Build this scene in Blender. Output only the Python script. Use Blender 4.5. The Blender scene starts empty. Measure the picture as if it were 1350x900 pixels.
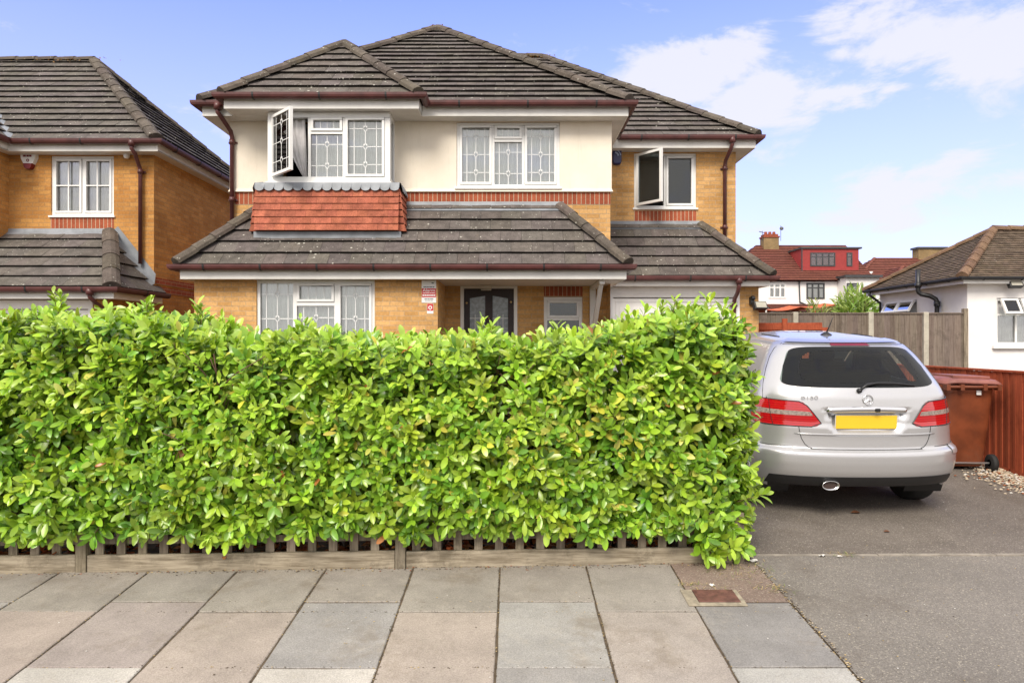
import bpy, math, random
import numpy as np
from mathutils import Vector, Matrix
random.seed(7); rng = np.random.default_rng(7)
R = math.radians
scene = bpy.context.scene
col = scene.collection
F_PX = 917.0; EYE = 1.55

# ------------------------------------------------------------------ camera, sky, sun, exposure
cam_d = bpy.data.cameras.new('camera'); cam = bpy.data.objects.new('camera', cam_d); col.objects.link(cam)
cam.location = (0, 0, EYE); cam.rotation_euler = (R(90), 0, 0)
cam_d.sensor_width = 36; cam_d.lens = 36 * F_PX / 1350; cam_d.clip_start = .05; cam_d.clip_end = 3000
scene.camera = cam
SUN_EL, SUN_AZ = 44.0, 200.0        # azimuth clockwise from +Y (the view direction)
SKY_STRENGTH = 0.15; SUN_STRENGTH = 2.0; EXPOSURE = 0.98
scene.view_settings.view_transform = 'Standard'; scene.view_settings.look = 'None'
scene.view_settings.gamma = 1; scene.view_settings.use_curve_mapping = False
scene.view_settings.exposure = EXPOSURE
scene.cycles.use_denoising = True
scene.cycles.max_bounces = 7; scene.cycles.transparent_max_bounces = 12
scene.cycles.caustics_reflective = False; scene.cycles.caustics_refractive = False

def dirvec(px, py):
    return Vector(((px - 675) / F_PX, 1, (450 - py) / F_PX))
world = bpy.data.worlds.new('World'); scene.world = world; world.use_nodes = True
wn = world.node_tree.nodes; wl = world.node_tree.links
bg = wn['Background']; bg.inputs[1].default_value = SKY_STRENGTH
sky = wn.new('ShaderNodeTexSky'); sky.sky_type = 'NISHITA'; sky.sun_disc = False
sky.sun_elevation = R(SUN_EL); sky.sun_rotation = R(SUN_AZ); sky.air_density = 1.0; sky.dust_density = 0.6; sky.ozone_density = 2.5
tc = wn.new('ShaderNodeTexCoord')
def wmath(op, a, b=None, c=None, clamp=False):
    n = wn.new('ShaderNodeMath'); n.operation = op; n.use_clamp = clamp
    for i, v in enumerate((a, b, c)):
        if v is None: continue
        if isinstance(v, (int, float)): n.inputs[i].default_value = v
        else: wl.new(v, n.inputs[i])
    return n.outputs[0]
clouds = [(930, 100, 85, 42, 1.0), (1000, 118, 80, 36, 1.0), (900, 95, 45, 35, .9), (1090, 128, 75, 16, .8), (1180, 118, 60, 14, .6),
          (1240, 45, 105, 50, .85), (1330, 65, 105, 70, .95), (1135, 30, 60, 30, .8), (1110, 68, 28, 16, .6), (1420, 130, 120, 50, .7),
          (1255, 218, 95, 18, .55), (1180, 255, 95, 22, .5), (1330, 240, 95, 22, .5), (1190, 118, 50, 16, .55), (1290, 125, 40, 22, .5),
          (1000, 215, 50, 18, .35), (1100, 290, 220, 30, .35)]
tot = None
for (px, py, rx, ry, s) in clouds:
    d = dirvec(px, py); L = d.length; c = d / L
    sub = wn.new('ShaderNodeVectorMath'); sub.operation = 'SUBTRACT'; wl.new(tc.outputs['Generated'], sub.inputs[0]); sub.inputs[1].default_value = c
    mul = wn.new('ShaderNodeVectorMath'); mul.operation = 'MULTIPLY'; wl.new(sub.outputs[0], mul.inputs[0])
    mul.inputs[1].default_value = (F_PX * L / rx, F_PX * L / rx, F_PX * L / ry)
    ln = wn.new('ShaderNodeVectorMath'); ln.operation = 'LENGTH'; wl.new(mul.outputs[0], ln.inputs[0])
    m = wmath('MULTIPLY_ADD', ln.outputs['Value'], -.55 * s, s, clamp=True)
    tot = m if tot is None else wmath('MAXIMUM', tot, m)
mp = wn.new('ShaderNodeMapping'); mp.inputs['Scale'].default_value = (1, 1, 2.2); wl.new(tc.outputs['Generated'], mp.inputs[0])
nz = wn.new('ShaderNodeTexNoise'); nz.inputs['Scale'].default_value = 7; nz.inputs['Detail'].default_value = 9; nz.inputs['Roughness'].default_value = .62
nz.inputs['Distortion'].default_value = .4
wl.new(mp.outputs[0], nz.inputs['Vector'])
nn = wmath('MULTIPLY_ADD', nz.outputs[0], 2.1, -1.05)
cm = wmath('ADD', tot, nn)
cr = wn.new('ShaderNodeMapRange'); cr.interpolation_type = 'SMOOTHSTEP'; cr.inputs[1].default_value = .22; cr.inputs[2].default_value = .58
wl.new(cm, cr.inputs[0])
# general thin haze rising from the horizon
sep = wn.new('ShaderNodeSeparateXYZ'); wl.new(tc.outputs['Generated'], sep.inputs[0])
hz = wn.new('ShaderNodeMapRange'); hz.inputs[1].default_value = .46; hz.inputs[2].default_value = -.02; hz.inputs[3].default_value = 0; hz.inputs[4].default_value = .8
wl.new(sep.outputs['Z'], hz.inputs[0])
n2 = wn.new('ShaderNodeTexNoise'); n2.inputs['Scale'].default_value = 3; n2.inputs['Detail'].default_value = 5; wl.new(mp.outputs[0], n2.inputs['Vector'])
hz2 = wmath('MULTIPLY', hz.outputs[0], wmath('MULTIPLY_ADD', n2.outputs[0], .6, .75), clamp=True)
skyc = wn.new('ShaderNodeMix'); skyc.data_type = 'RGBA'; skyc.blend_type = 'MULTIPLY'; skyc.inputs[0].default_value = 1
skyc.inputs[7].default_value = (.93, .80, 1.24, 1)
wl.new(sky.outputs[0], skyc.inputs[6])
mixh = wn.new('ShaderNodeMix'); mixh.data_type = 'RGBA'; mixh.inputs[7].default_value = (2.45, 2.52, 3.12, 1)
wl.new(hz2, mixh.inputs[0]); wl.new(skyc.outputs[2], mixh.inputs[6])
mixc = wn.new('ShaderNodeMix'); mixc.data_type = 'RGBA'; mixc.inputs[7].default_value = (3.1, 3.08, 3.2, 1)
cf = wmath('MULTIPLY', cr.outputs[0], .88)
bk = wn.new('ShaderNodeMapRange'); bk.interpolation_type = 'SMOOTHSTEP'; bk.inputs[1].default_value = .70; bk.inputs[2].default_value = .20; bk.inputs[3].default_value = 0; bk.inputs[4].default_value = 1  # unseen bright cloud cover behind the camera, added to neutralise the ambient light
wl.new(sep.outputs['Y'], bk.inputs[0])
bkm = wmath('MULTIPLY', bk.outputs[0], wmath('MULTIPLY_ADD', nz.outputs[0], 1.6, .15), clamp=True)

wl.new(cf, mixc.inputs[0]); wl.new(mixh.outputs[2], mixc.inputs[6]); mixb = wn.new('ShaderNodeMix'); mixb.data_type = 'RGBA'; mixb.inputs[7].default_value = (4.7, 4.5, 4.35, 1)
wl.new(bkm, mixb.inputs[0]); wl.new(mixc.outputs[2], mixb.inputs[6]); wl.new(mixb.outputs[2], bg.inputs[0])

sl = bpy.data.lights.new('sun', 'SUN'); sl.energy = SUN_STRENGTH; sl.angle = R(26); sl.color = (1, .92, .80)
so = bpy.data.objects.new('sun', sl); col.objects.link(so)
sd = Vector((math.sin(R(SUN_AZ)) * math.cos(R(SUN_EL)), math.cos(R(SUN_AZ)) * math.cos(R(SUN_EL)), math.sin(R(SUN_EL))))
so.rotation_euler = (-sd).to_track_quat('-Z', 'Y').to_euler(); so.location = sd * 30

# ------------------------------------------------------------------ materials
class NT:
    def __init__(s, name):
        s.m = bpy.data.materials.new(name); s.m.use_nodes = True; s.t = s.m.node_tree; s.n = s.t.nodes; s.l = s.t.links
        s.b = s.n['Principled BSDF']; s.out = s.n['Material Output']
        s.tc = s.n.new('ShaderNodeTexCoord')
        g = s.n.new('ShaderNodeNewGeometry'); s.pos = g.outputs['Position']; s.geo = g
    def setv(s, sock, v):
        if isinstance(v, (int, float)): sock.default_value = v
        elif isinstance(v, (tuple, list)): sock.default_value = tuple(v) + ((1,) if len(v) == 3 and sock.type == 'RGBA' else ())
        else: s.l.new(v, sock)
    def noise(s, scale, detail=4, rough=.6, vec=None, stretch=None, dist=0):
        v = vec or s.tc.outputs['Object']
        if stretch:
            m = s.n.new('ShaderNodeMapping'); m.inputs['Scale'].default_value = stretch; s.l.new(v, m.inputs[0]); v = m.outputs[0]
        n = s.n.new('ShaderNodeTexNoise'); n.inputs['Scale'].default_value = scale; n.inputs['Detail'].default_value = detail
        n.inputs['Roughness'].default_value = rough; n.inputs['Distortion'].default_value = dist
        s.l.new(v, n.inputs['Vector']); return n.outputs[0]
    def vor(s, scale, vec=None, feature='F1'):
        n = s.n.new('ShaderNodeTexVoronoi'); n.feature = feature; n.inputs['Scale'].default_value = scale
        s.l.new(vec or s.tc.outputs['Object'], n.inputs['Vector']); return n
    def ramp(s, v, a, b, lo=0, hi=1, smooth=True):
        n = s.n.new('ShaderNodeMapRange'); n.interpolation_type = 'SMOOTHSTEP' if smooth else 'LINEAR'
        for i, x in enumerate((v, a, b, lo, hi)): s.setv(n.inputs[i], x)
        return n.outputs[0]
    def math(s, op, a, b=0, clamp=False):
        n = s.n.new('ShaderNodeMath'); n.operation = op; n.use_clamp = clamp; s.setv(n.inputs[0], a); s.setv(n.inputs[1], b); return n.outputs[0]
    def mix(s, f, a, b, mode='MIX'):
        n = s.n.new('ShaderNodeMix'); n.data_type = 'RGBA'; n.blend_type = mode
        s.setv(n.inputs[0], f); s.setv(n.inputs[6], a); s.setv(n.inputs[7], b); return n.outputs[2]
    def tint(s):
        n = s.n.new('ShaderNodeVertexColor'); n.layer_name = 'tint'; return n.outputs[0]
    def bump(s, h, strength=.3, dist=.01):
        n = s.n.new('ShaderNodeBump'); n.inputs['Strength'].default_value = strength; n.inputs['Distance'].default_value = dist
        s.l.new(h, n.inputs['Height']); s.l.new(n.outputs[0], s.b.inputs['Normal'])
    def fin(s, colr, rough=.6, metal=0, spec=None):
        s.setv(s.b.inputs['Base Color'], colr); s.setv(s.b.inputs['Roughness'], rough); s.b.inputs['Metallic'].default_value = metal
        if spec is not None: s.b.inputs['Specular IOR Level'].default_value = spec
        return s.m

def plain(name, c, rough=.5, metal=0, var=.12, scale=6, bump=0, bscale=60, spec=None, dirt=0):
    t = NT(name); n = t.noise(scale, 5)
    k = t.ramp(n, .3, .7, 1 - var, 1 + var)
    cc = t.mix(1, c, t.n.new('ShaderNodeCombineColor').outputs[0], 'MULTIPLY') if False else None
    cb = t.n.new('ShaderNodeCombineColor')
    for i in range(3): t.l.new(k, cb.inputs[i])
    cc = t.mix(1.0, c, cb.outputs[0], 'MULTIPLY')
    if dirt:
        d = t.ramp(t.noise(2.2, 7, .7), .5, .75, 0, dirt); cc = t.mix(d, cc, (.12, .10, .075))
    if bump: t.bump(t.noise(bscale, 5), bump, .004)
    return t.fin(cc, rough, metal, spec)

def brick_mat(name, c1, c2, mortar, soldier=False):
    t = NT(name); uv = t.n.new('ShaderNodeUVMap'); uv.uv_map = 'uv'
    b = t.n.new('ShaderNodeTexBrick'); b.offset = 0 if soldier else .5; b.inputs['Scale'].default_value = 1
    b.inputs['Brick Width'].default_value = .225; b.inputs['Row Height'].default_value = .075
    b.inputs['Mortar Size'].default_value = .0055; b.inputs['Mortar Smooth'].default_value = .15; b.inputs['Bias'].default_value = -.1
    t.l.new(uv.outputs[0], b.inputs['Vector'])
    t.setv(b.inputs['Color1'], c1); t.setv(b.inputs['Color2'], c2); t.setv(b.inputs['Mortar'], mortar)
    n = t.ramp(t.noise(1.3, 6, .65), .3, .72, .82, 1.14); n2 = t.ramp(t.noise(28, 4), .25, .75, .86, 1.12)
    k = t.math('MULTIPLY', n, n2); cb = t.n.new('ShaderNodeCombineColor')
    for i in range(3): t.l.new(k, cb.inputs[i])
    c = t.mix(1.0, b.outputs['Color'], cb.outputs[0], 'MULTIPLY')
    st = t.ramp(t.noise(3.5, 8, .75, stretch=(1, 1, .35)), .58, .78, 0, .35)
    c = t.mix(st, c, (.2, .13, .07))
    h = t.math('SUBTRACT', t.math('MULTIPLY', t.noise(90, 4), .25), b.outputs['Fac'])
    t.bump(h, .55, .006)
    return t.fin(c, .85, spec=.25)

def roof_mat(name, base, lichen=.5, orange=.35):
    t = NT(name); tn = t.tint()
    n = t.ramp(t.noise(6, 6, .7), .3, .7, .75, 1.25); n2 = t.ramp(t.noise(60, 4, .7), .3, .7, .75, 1.2)
    k = t.math('MULTIPLY', n, n2); cb = t.n.new('ShaderNodeCombineColor')
    for i in range(3): t.l.new(k, cb.inputs[i])
    c = t.mix(1.0, base, cb.outputs[0], 'MULTIPLY'); c = t.mix(1.0, c, tn, 'MULTIPLY')
    # light lichen dots
    v = t.vor(13); n3 = t.noise(1.1, 3)
    sp = t.n.new('ShaderNodeSeparateColor'); t.l.new(v.outputs['Color'], sp.inputs[0])
    size = t.math('MULTIPLY', t.ramp(sp.outputs[0], .52, 1.0, 0, .24), t.ramp(n3, .35, .65, .35, 1.1))
    dot = t.ramp(t.math('SUBTRACT', size, v.outputs['Distance']), 0, .05, 0, lichen)
    c = t.mix(dot, c, (.55, .54, .47))
    v2 = t.vor(30); sp2 = t.n.new('ShaderNodeSeparateColor'); t.l.new(v2.outputs['Color'], sp2.inputs[0])
    dot2 = t.ramp(t.math('SUBTRACT', t.ramp(sp2.outputs[1], .8, 1, 0, .3), v2.outputs['Distance']), 0, .06, 0, lichen)
    c = t.mix(dot2, c, (.5, .49, .42))
    moss = t.ramp(t.noise(2.2, 8, .75), .60, .72, 0, orange)
    c = t.mix(moss, c, (.11, .085, .045))
    t.bump(t.noise(75, 6, .7), .5, .006)
    return t.fin(c, .9, spec=.2)

def wood_mat(name, c1, c2, axis=2, scale=5, rough=.8):
    t = NT(name); st = [9, 9, 9]; st[axis] = .6
    n = t.noise(scale, 6, .65, stretch=tuple(st)); tn = t.tint()
    c = t.mix(t.ramp(n, .3, .7), c1, c2); c = t.mix(1.0, c, tn, 'MULTIPLY')
    d = t.ramp(t.noise(3, 8, .8), .48, .68, 0, .6); c = t.mix(d, c, tuple(x * .5 for x in c1)); d2 = t.ramp(t.noise(4.3, 8, .8), .56, .7, 0, .4); c = t.mix(d2, c, tuple(min(1, x * 1.5) for x in c2))
    t.bump(n, .5, .004)
    return t.fin(c, rough, spec=.25)

def asphalt_mat(name, c, c2):
    t = NT(name)
    n = t.ramp(t.noise(1.1, 7, .7), .3, .7); cc = t.mix(n, c, c2)
    v = t.vor(150); sp = t.n.new('ShaderNodeSeparateColor'); t.l.new(v.outputs['Color'], sp.inputs[0])
    k = t.ramp(sp.outputs[0], 0, 1, .78, 1.22, smooth=False); cb = t.n.new('ShaderNodeCombineColor')
    for i in range(3): t.l.new(k, cb.inputs[i])
    cc = t.mix(1.0, cc, cb.outputs[0], 'MULTIPLY')
    cc = t.mix(t.ramp(sp.outputs[1], .93, .96, 0, .55), cc, (.42, .38, .31))
    cc = t.mix(t.ramp(t.noise(.7, 8, .8), .50, .70, 0, .5), cc, (.095, .075, .058)); cc = t.mix(t.ramp(t.noise(1.9, 9, .85), .55, .68, 0, .35), cc, (.26, .225, .185))
    cc = t.mix(t.ramp(t.noise(2.7, 8, .8), .62, .74, 0, .3), cc, (.34, .30, .25))
    t.bump(v.outputs['Distance'], .35, .004)
    return t.fin(cc, .85, spec=.3)

def slab_mat():
    t = NT('paving_concrete'); tn = t.tint()
    n = t.ramp(t.noise(2.3, 7, .7), .3, .7, .84, 1.12); n2 = t.ramp(t.noise(130, 3, .7), .3, .7, .80, 1.2)
    k = t.math('MULTIPLY', n, n2); cb = t.n.new('ShaderNodeCombineColor')
    for i in range(3): t.l.new(k, cb.inputs[i])
    c = t.mix(1.0, tn, cb.outputs[0], 'MULTIPLY')
    c = t.mix(t.ramp(t.noise(1.4, 8, .8), .50, .68, 0, .5), c, (.17, .135, .095)); c = t.mix(t.ramp(t.noise(5.5, 9, .85), .52, .66, 0, .35), c, (.40, .36, .30)); c = t.mix(t.ramp(t.noise(3.1, 9, .85, stretch=(1.3, .7, 1)), .56, .72, 0, .35), c, (.13, .11, .085))
    v = t.vor(3.3); sp = t.n.new('ShaderNodeSeparateColor'); t.l.new(v.outputs['Color'], sp.inputs[0])
    gum = t.ramp(t.math('SUBTRACT', t.ramp(sp.outputs[0], .55, 1, 0, .09), v.outputs['Distance']), 0, .02, 0, .7)
    c = t.mix(gum, c, (.07, .065, .06))
    t.bump(t.noise(160, 3, .7), .3, .003)
    return t.fin(c, .85, spec=.25)

def leaf_mat(name='laurel_leaf', rough=.30, trans=.28):
    t = NT(name); tn = t.tint()
    n = t.ramp(t.noise(9, 3), .3, .7, .85, 1.15); cb = t.n.new('ShaderNodeCombineColor')
    for i in range(3): t.l.new(n, cb.inputs[i])
    c = t.mix(1.0, tn, cb.outputs[0], 'MULTIPLY')
    t.fin(c, rough, spec=.6)
    tr = t.n.new('ShaderNodeBsdfTranslucent'); c2 = t.mix(1.0, c, (1.25, 1.15, .5), 'MULTIPLY'); t.l.new(c2, tr.inputs[0])
    mx = t.n.new('ShaderNodeMixShader'); mx.inputs[0].default_value = trans
    t.l.new(t.b.outputs[0], mx.inputs[1]); t.l.new(tr.outputs[0], mx.inputs[2]); t.l.new(mx.outputs[0], t.out.inputs[0])
    return t.m

def glass_mat(name, tintc=(.85, .9, .88), refl=.1):
    t = NT(name); tr = t.n.new('ShaderNodeBsdfTransparent'); tr.inputs[0].default_value = (*tintc, 1)
    gl = t.n.new('ShaderNodeBsdfGlossy'); gl.inputs['Roughness'].default_value = .015
    fr = t.n.new('ShaderNodeFresnel'); fr.inputs[0].default_value = 1.5
    f = t.math('ADD', t.math('MULTIPLY', fr.outputs[0], 1.0), refl, clamp=True)
    mx = t.n.new('ShaderNodeMixShader'); t.l.new(f, mx.inputs[0]); t.l.new(tr.outputs[0], mx.inputs[1]); t.l.new(gl.outputs[0], mx.inputs[2])
    t.l.new(mx.outputs[0], t.out.inputs[0]); return t.m

M = dict(
    brick=brick_mat('yellow_brick', (.50, .275, .095), (.67, .40, .165), (.46, .32, .185)),
    nbrick=brick_mat('orange_brick', (.45, .205, .055), (.58, .30, .09), (.38, .225, .10)),
    soldier=brick_mat('red_soldier_brick', (.29, .070, .034), (.40, .11, .052), (.50, .40, .28), True),
    redbrick=brick_mat('red_brick', (.30, .07, .03), (.38, .1, .05), (.45, .3, .18)),
    fbrick=brick_mat('far_brick', (.27, .18, .08), (.22, .15, .07), (.30, .25, .16)),
    render=None,
    white_render=plain('white_render', (.82, .80, .78), .9, var=.05, scale=2, bump=.4, bscale=90, spec=.2),
    upvc=plain('white_upvc', (.80, .80, .78), .35, var=.03),
    fascia=plain('white_fascia', (.78, .77, .73), .4, var=.06, scale=3, dirt=.1),
    soffit=plain('grey_soffit', (.66, .63, .59), .6, var=.05),
    gutter=plain('maroon_gutter', (.088, .028, .026), .4, var=.25, scale=5),
    black=plain('black_plastic', (.018, .018, .02), .4, var=.2),
    dark=plain('dark_interior', (.03, .03, .032), .9),
    lead=plain('lead_flashing', (.235, .255, .28), .55, var=.2, scale=4),
    came=plain('white_came', (.88, .89, .88), .4, var=.02),
    roof=roof_mat('brown_grey_roof_tiles', (.118, .103, .093), .8),
    cap=roof_mat('ridge_cap_concrete', (.105, .088, .072), .6, .6),
    nroof=roof_mat('neighbour_roof_tiles', (.122, .108, .097), .8),
    broof=roof_mat('bungalow_roof_tiles', (.120, .088, .062), .25, .5),
    rroof=roof_mat('red_clay_roof', (.165, .058, .042), .1, .6),
    potclay=roof_mat('chimney_clay', (.28, .08, .045), .05, .1),
    clay=roof_mat('terracotta_hung_tiles', (.36, .115, .070), .03, .0),
    glass=glass_mat('window_glass', (.97, .99, .98), .13), darkglass=glass_mat('dark_window_glass', (.5, .55, .55), .035),
    carglass=glass_mat('car_glass', (.60, .68, .64), .0),
    curtain=plain('net_curtain', (.80, .83, .82), .9, var=.06, scale=3),
    drape=plain('grey_drape', (.70, .68, .68), .9, var=.1),
    gdoor=plain('white_garage_door', (.88, .87, .85), .4, var=.03),
    door=plain('dark_wood_door', (.020, .007, .007), .5, var=.3, scale=9),
    bin=plain('brown_bin_plastic', (.17, .042, .014), .5, var=.28, scale=4, bump=.2, bscale=120, dirt=.35),
    lid=plain('faded_lid_plastic', (.235, .085, .066), .55, var=.25, scale=6, dirt=.3),
    greywood=wood_mat('weathered_grey_wood', (.135, .105, .085), (.205, .165, .135)),
    board=wood_mat('weathered_gravel_board', (.175, .142, .098), (.40, .345, .26), axis=0),
    post=wood_mat('weathered_post_wood', (.15, .12, .085), (.32, .27, .20)),
    redwood=wood_mat('red_stained_wood', (.27, .055, .025), (.36, .085, .035)),
    concrete=plain('concrete_post', (.42, .39, .32), .9, var=.15, scale=8, bump=.3),
    slab=slab_mat(),
    joint=plain('joint_dirt', (.095, .070, .045), .95, var=.35, scale=14),
    asphalt=asphalt_mat('driveway_asphalt', (.125, .108, .092), (.17, .148, .128)),
    asphalt2=asphalt_mat('crossover_asphalt', (.165, .150, .132), (.20, .182, .16)),
    patch=asphalt_mat('brown_tarmac_patch', (.19, .14, .115), (.25, .19, .155)),
    soil=plain('soil', (.07, .048, .03), .95, var=.4, scale=6, bump=.5, bscale=30),
    kerbc=plain('kerb_concrete', (.42, .40, .35), .9, var=.12, scale=10, bump=.3),
    iron=plain('rusty_iron', (.125, .055, .042), .65, var=.35, scale=20, bump=.5, bscale=90),
    leaf=leaf_mat(trans=.2), stem=plain('laurel_stem', (.11, .06, .035), .8, var=.3),
    bush=leaf_mat('shrub_leaf', .5, .3),
    paint=None, rubber=plain('tyre_rubber', (.016, .016, .016), .75, var=.2), chrome=plain('chrome', (.75, .75, .75), .09, 1, var=.03),
    alloy=plain('alloy_wheel', (.5, .5, .5), .3, .9, var=.05), blacktrim=plain('black_trim', (.015, .015, .016), .45, var=.1),
    lampred=None, lampclear=plain('clear_lamp', (.27, .215, .19), .12, var=.35, scale=60), plate=plain('yellow_plate', (.80, .52, .03), .35, var=.02),
    seat=plain('seat_fabric', (.03, .03, .033), .9), exhaust=plain('exhaust_inside', (.05, .03, .025), .6),
    orange=plain('orange_fabric', (.55, .12, .03), .8), pebble=plain('pale_pebbles', (.50, .42, .31), .85, var=.35, scale=40),
    signred=plain('sign_red', (.50, .03, .03), .4, var=.03), signwhite=plain('sign_white', (.75, .76, .75), .4, var=.03),
    navy=plain('navy_plastic', (.012, .016, .09), .3, var=.1), paleblue=plain('pale_blue', (.33, .42, .60), .4),
    maroon=plain('maroon_plastic', (.16, .008, .012), .3), lamplens=plain('lamp_lens', (.42, .40, .33), .15),
    straw=plain('dry_straw', (.42, .31, .14), .9, var=.3), copper=plain('fallen_leaf', (.26, .085, .03), .8, var=.3, scale=15),
    litter=plain('pale_litter', (.62, .60, .56), .8, var=.1), slate=plain('grey_trim', (.05, .052, .055), .5), brass=plain('brass', (.6, .42, .2), .3, 1),
)
def _render():
    t = NT('cream_render'); k = t.noise(1.6, 6, .7); c = t.mix(t.ramp(k, .3, .7), (.77, .695, .575), (.82, .75, .635))
    st = t.ramp(t.noise(2.4, 7, .75, stretch=(3.5, 3.5, .35)), .52, .76, 0, .30); c = t.mix(st, c, (.50, .44, .34))
    t.bump(t.noise(160, 5), .3, .004); return t.fin(c, .9, spec=.2)
M['render'] = _render()
def _paint():
    t = NT('silver_car_paint'); n = t.vor(900); sp = t.n.new('ShaderNodeSeparateColor'); t.l.new(n.outputs['Color'], sp.inputs[0])
    c = t.mix(sp.outputs[0], (.50, .50, .508), (.58, .58, .588))
    t.fin(c, .28, .6); t.b.inputs['Coat Weight'].default_value = .8; t.b.inputs['Coat Roughness'].default_value = .04
    return t.m
M['paint'] = _paint()
def _lamp():
    t = NT('red_lamp_lens'); w = t.n.new('ShaderNodeTexWave'); w.inputs['Scale'].default_value = 16; w.bands_direction = 'Z'
    t.l.new(t.tc.outputs['Object'], w.inputs['Vector'])
    c = t.mix(t.ramp(w.outputs[1], .2, .8), (.34, .004, .008), (.48, .008, .012))
    t.fin(c, .08); t.b.inputs['Coat Weight'].default_value = 1
    return t.m
M['lampred'] = _lamp()

# ------------------------------------------------------------------ mesh helpers
WHITE = (1, 1, 1)
class MB:
    def __init__(s): s.v = []; s.f = []; s.uv = []; s.mi = []; s.t = []
    def face(s, pts, uv=None, m=0, tint=WHITE):
        b = len(s.v); s.v.extend([tuple(p) for p in pts]); s.f.append(tuple(range(b, b + len(pts))))
        s.uv.append(uv or [(p[0], p[2]) for p in pts]); s.mi.append(m); s.t.append(tint)
    def box(s, x0, y0, z0, x1, y1, z1, m=0, tint=WHITE, T=None):
        c = [Vector((x, y, z)) for z in (z0, z1) for y in (y0, y1) for x in (x0, x1)]
        if T: c = [T @ p for p in c]
        s._hex(c, m, tint, (x0, y0, z0, x1, y1, z1))
    def _hex(s, c, m, tint, d=None):
        for q in ((0, 1, 5, 4), (3, 2, 6, 7), (2, 0, 4, 6), (1, 3, 7, 5), (4, 5, 7, 6), (2, 3, 1, 0)):
            P = [c[i] for i in q]
            n = (P[1] - P[0]).cross(P[3] - P[0])
            uv = [((p.y if abs(n.x) > abs(n.y) else p.x), p.z) for p in P]
            s.face(P, uv, m, tint)
    def fbox(s, F, u0, u1, z0, z1, d0, d1, m=0, tint=WHITE):
        # box in a wall frame; d grows outward
        c = [F(u, z, d) for z in (z0, z1) for d in (d1, d0) for u in (u0, u1)]
        s._hex(c, m, tint)
    def tube(s, pts, r, n=10, m=0, cap=True, tint=WHITE, flat=None):
        pts = [Vector(p) for p in pts]; rs = r if isinstance(r, (list, tuple)) else [r] * len(pts)
        rings = []; prev = None
        for i, p in enumerate(pts):
            d = ((pts[min(i + 1, len(pts) - 1)] - p).normalized() + (p - pts[max(i - 1, 0)]).normalized())
            d = d.normalized() if d.length > 1e-6 else Vector((0, 0, 1))
            if prev is None:
                a = d.orthogonal().normalized()
            else:
                a = (prev - d * prev.dot(d)).normalized()
            prev = a; b = d.cross(a)
            rings.append([p + (a * math.cos(2 * math.pi * k / n) + b * math.sin(2 * math.pi * k / n)) * rs[i] for k in range(n)])
        base = len(s.v)
        for rg in rings: s.v.extend([tuple(q) for q in rg])
        for i in range(len(rings) - 1):
            for k in range(n):
                f = (base + i * n + k, base + i * n + (k + 1) % n, base + (i + 1) * n + (k + 1) % n, base + (i + 1) * n + k)
                s.f.append(f); s.uv.append([(0, 0)] * 4); s.mi.append(m); s.t.append(tint)
        if cap:
            s.f.append(tuple(base + k for k in reversed(range(n)))); s.uv.append([(0, 0)] * n); s.mi.append(m); s.t.append(tint)
            e = base + (len(rings) - 1) * n
            s.f.append(tuple(e + k for k in range(n))); s.uv.append([(0, 0)] * n); s.mi.append(m); s.t.append(tint)
    def lathe(s, c, axis, prof, n=24, m=0):
        # prof: list of (distance along axis, radius)
        c = Vector(c); axis = Vector(axis).normalized(); a = axis.orthogonal().normalized(); b = axis.cross(a)
        base = len(s.v)
        for (h, r) in prof:
            for k in range(n):
                s.v.append(tuple(c + axis * h + (a * math.cos(2 * math.pi * k / n) + b * math.sin(2 * math.pi * k / n)) * r))
        for i in range(len(prof) - 1):
            for k in range(n):
                s.f.append((base + i * n + k, base + i * n + (k + 1) % n, base + (i + 1) * n + (k + 1) % n, base + (i + 1) * n + k))
                s.uv.append([(0, 0)] * 4); s.mi.append(m); s.t.append(WHITE)
    def grid(s, G, m=0, tint=WHITE, flip=False):
        # G: rows of points
        base = len(s.v); nr = len(G); nc = len(G[0])
        for row in G: s.v.extend([tuple(p) for p in row])
        for i in range(nr - 1):
            for j in range(nc - 1):
                f = (base + i * nc + j, base + i * nc + j + 1, base + (i + 1) * nc + j + 1, base + (i + 1) * nc + j)
                s.f.append(f[::-1] if flip else f); s.uv.append([(0, 0)] * 4); s.mi.append(m); s.t.append(tint)
    def build(s, name, mats, parent=None, smooth=False, bevel=0, weld=False):
        if not isinstance(mats, (list, tuple)): mats = [mats]
        me = bpy.data.meshes.new(name)
        L = wloc(parent)
        v = np.array(s.v, dtype=np.float64) - np.array(L)
        me.from_pydata(v.tolist(), [], s.f)
        for mt in mats: me.materials.append(mt)
        me.polygons.foreach_set('material_index', s.mi)
        uvl = me.uv_layers.new(name='uv'); flat = [c for u in s.uv for p in u for c in p]
        uvl.data.foreach_set('uv', flat)
        ca = me.color_attributes.new('tint', 'FLOAT_COLOR', 'CORNER')
        cc = []
        for f, t in zip(s.f, s.t): cc.extend((*t, 1.0) * len(f))
        ca.data.foreach_set('color', cc)
        if smooth: me.polygons.foreach_set('use_smooth', [True] * len(s.f))
        me.update()
        o = bpy.data.objects.new(name, me); col.objects.link(o)
        if parent: o.parent = parent
        if weld or bevel:
            w = o.modifiers.new('weld', 'WELD'); w.merge_threshold = .0002
        if bevel:
            b = o.modifiers.new('bevel', 'BEVEL'); b.width = bevel; b.segments = 2; b.limit_method = 'ANGLE'; b.angle_limit = R(40)
        return o
def wloc(o):
    L = Vector((0, 0, 0))
    while o: L += Vector(o.location); o = o.parent
    return L
def tag(o, label=None, cat=None, group=None, kind=None):
    if label: o['label'] = label
    if cat: o['category'] = cat
    if group: o['group'] = group
    if kind: o['kind'] = kind
    return o
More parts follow.
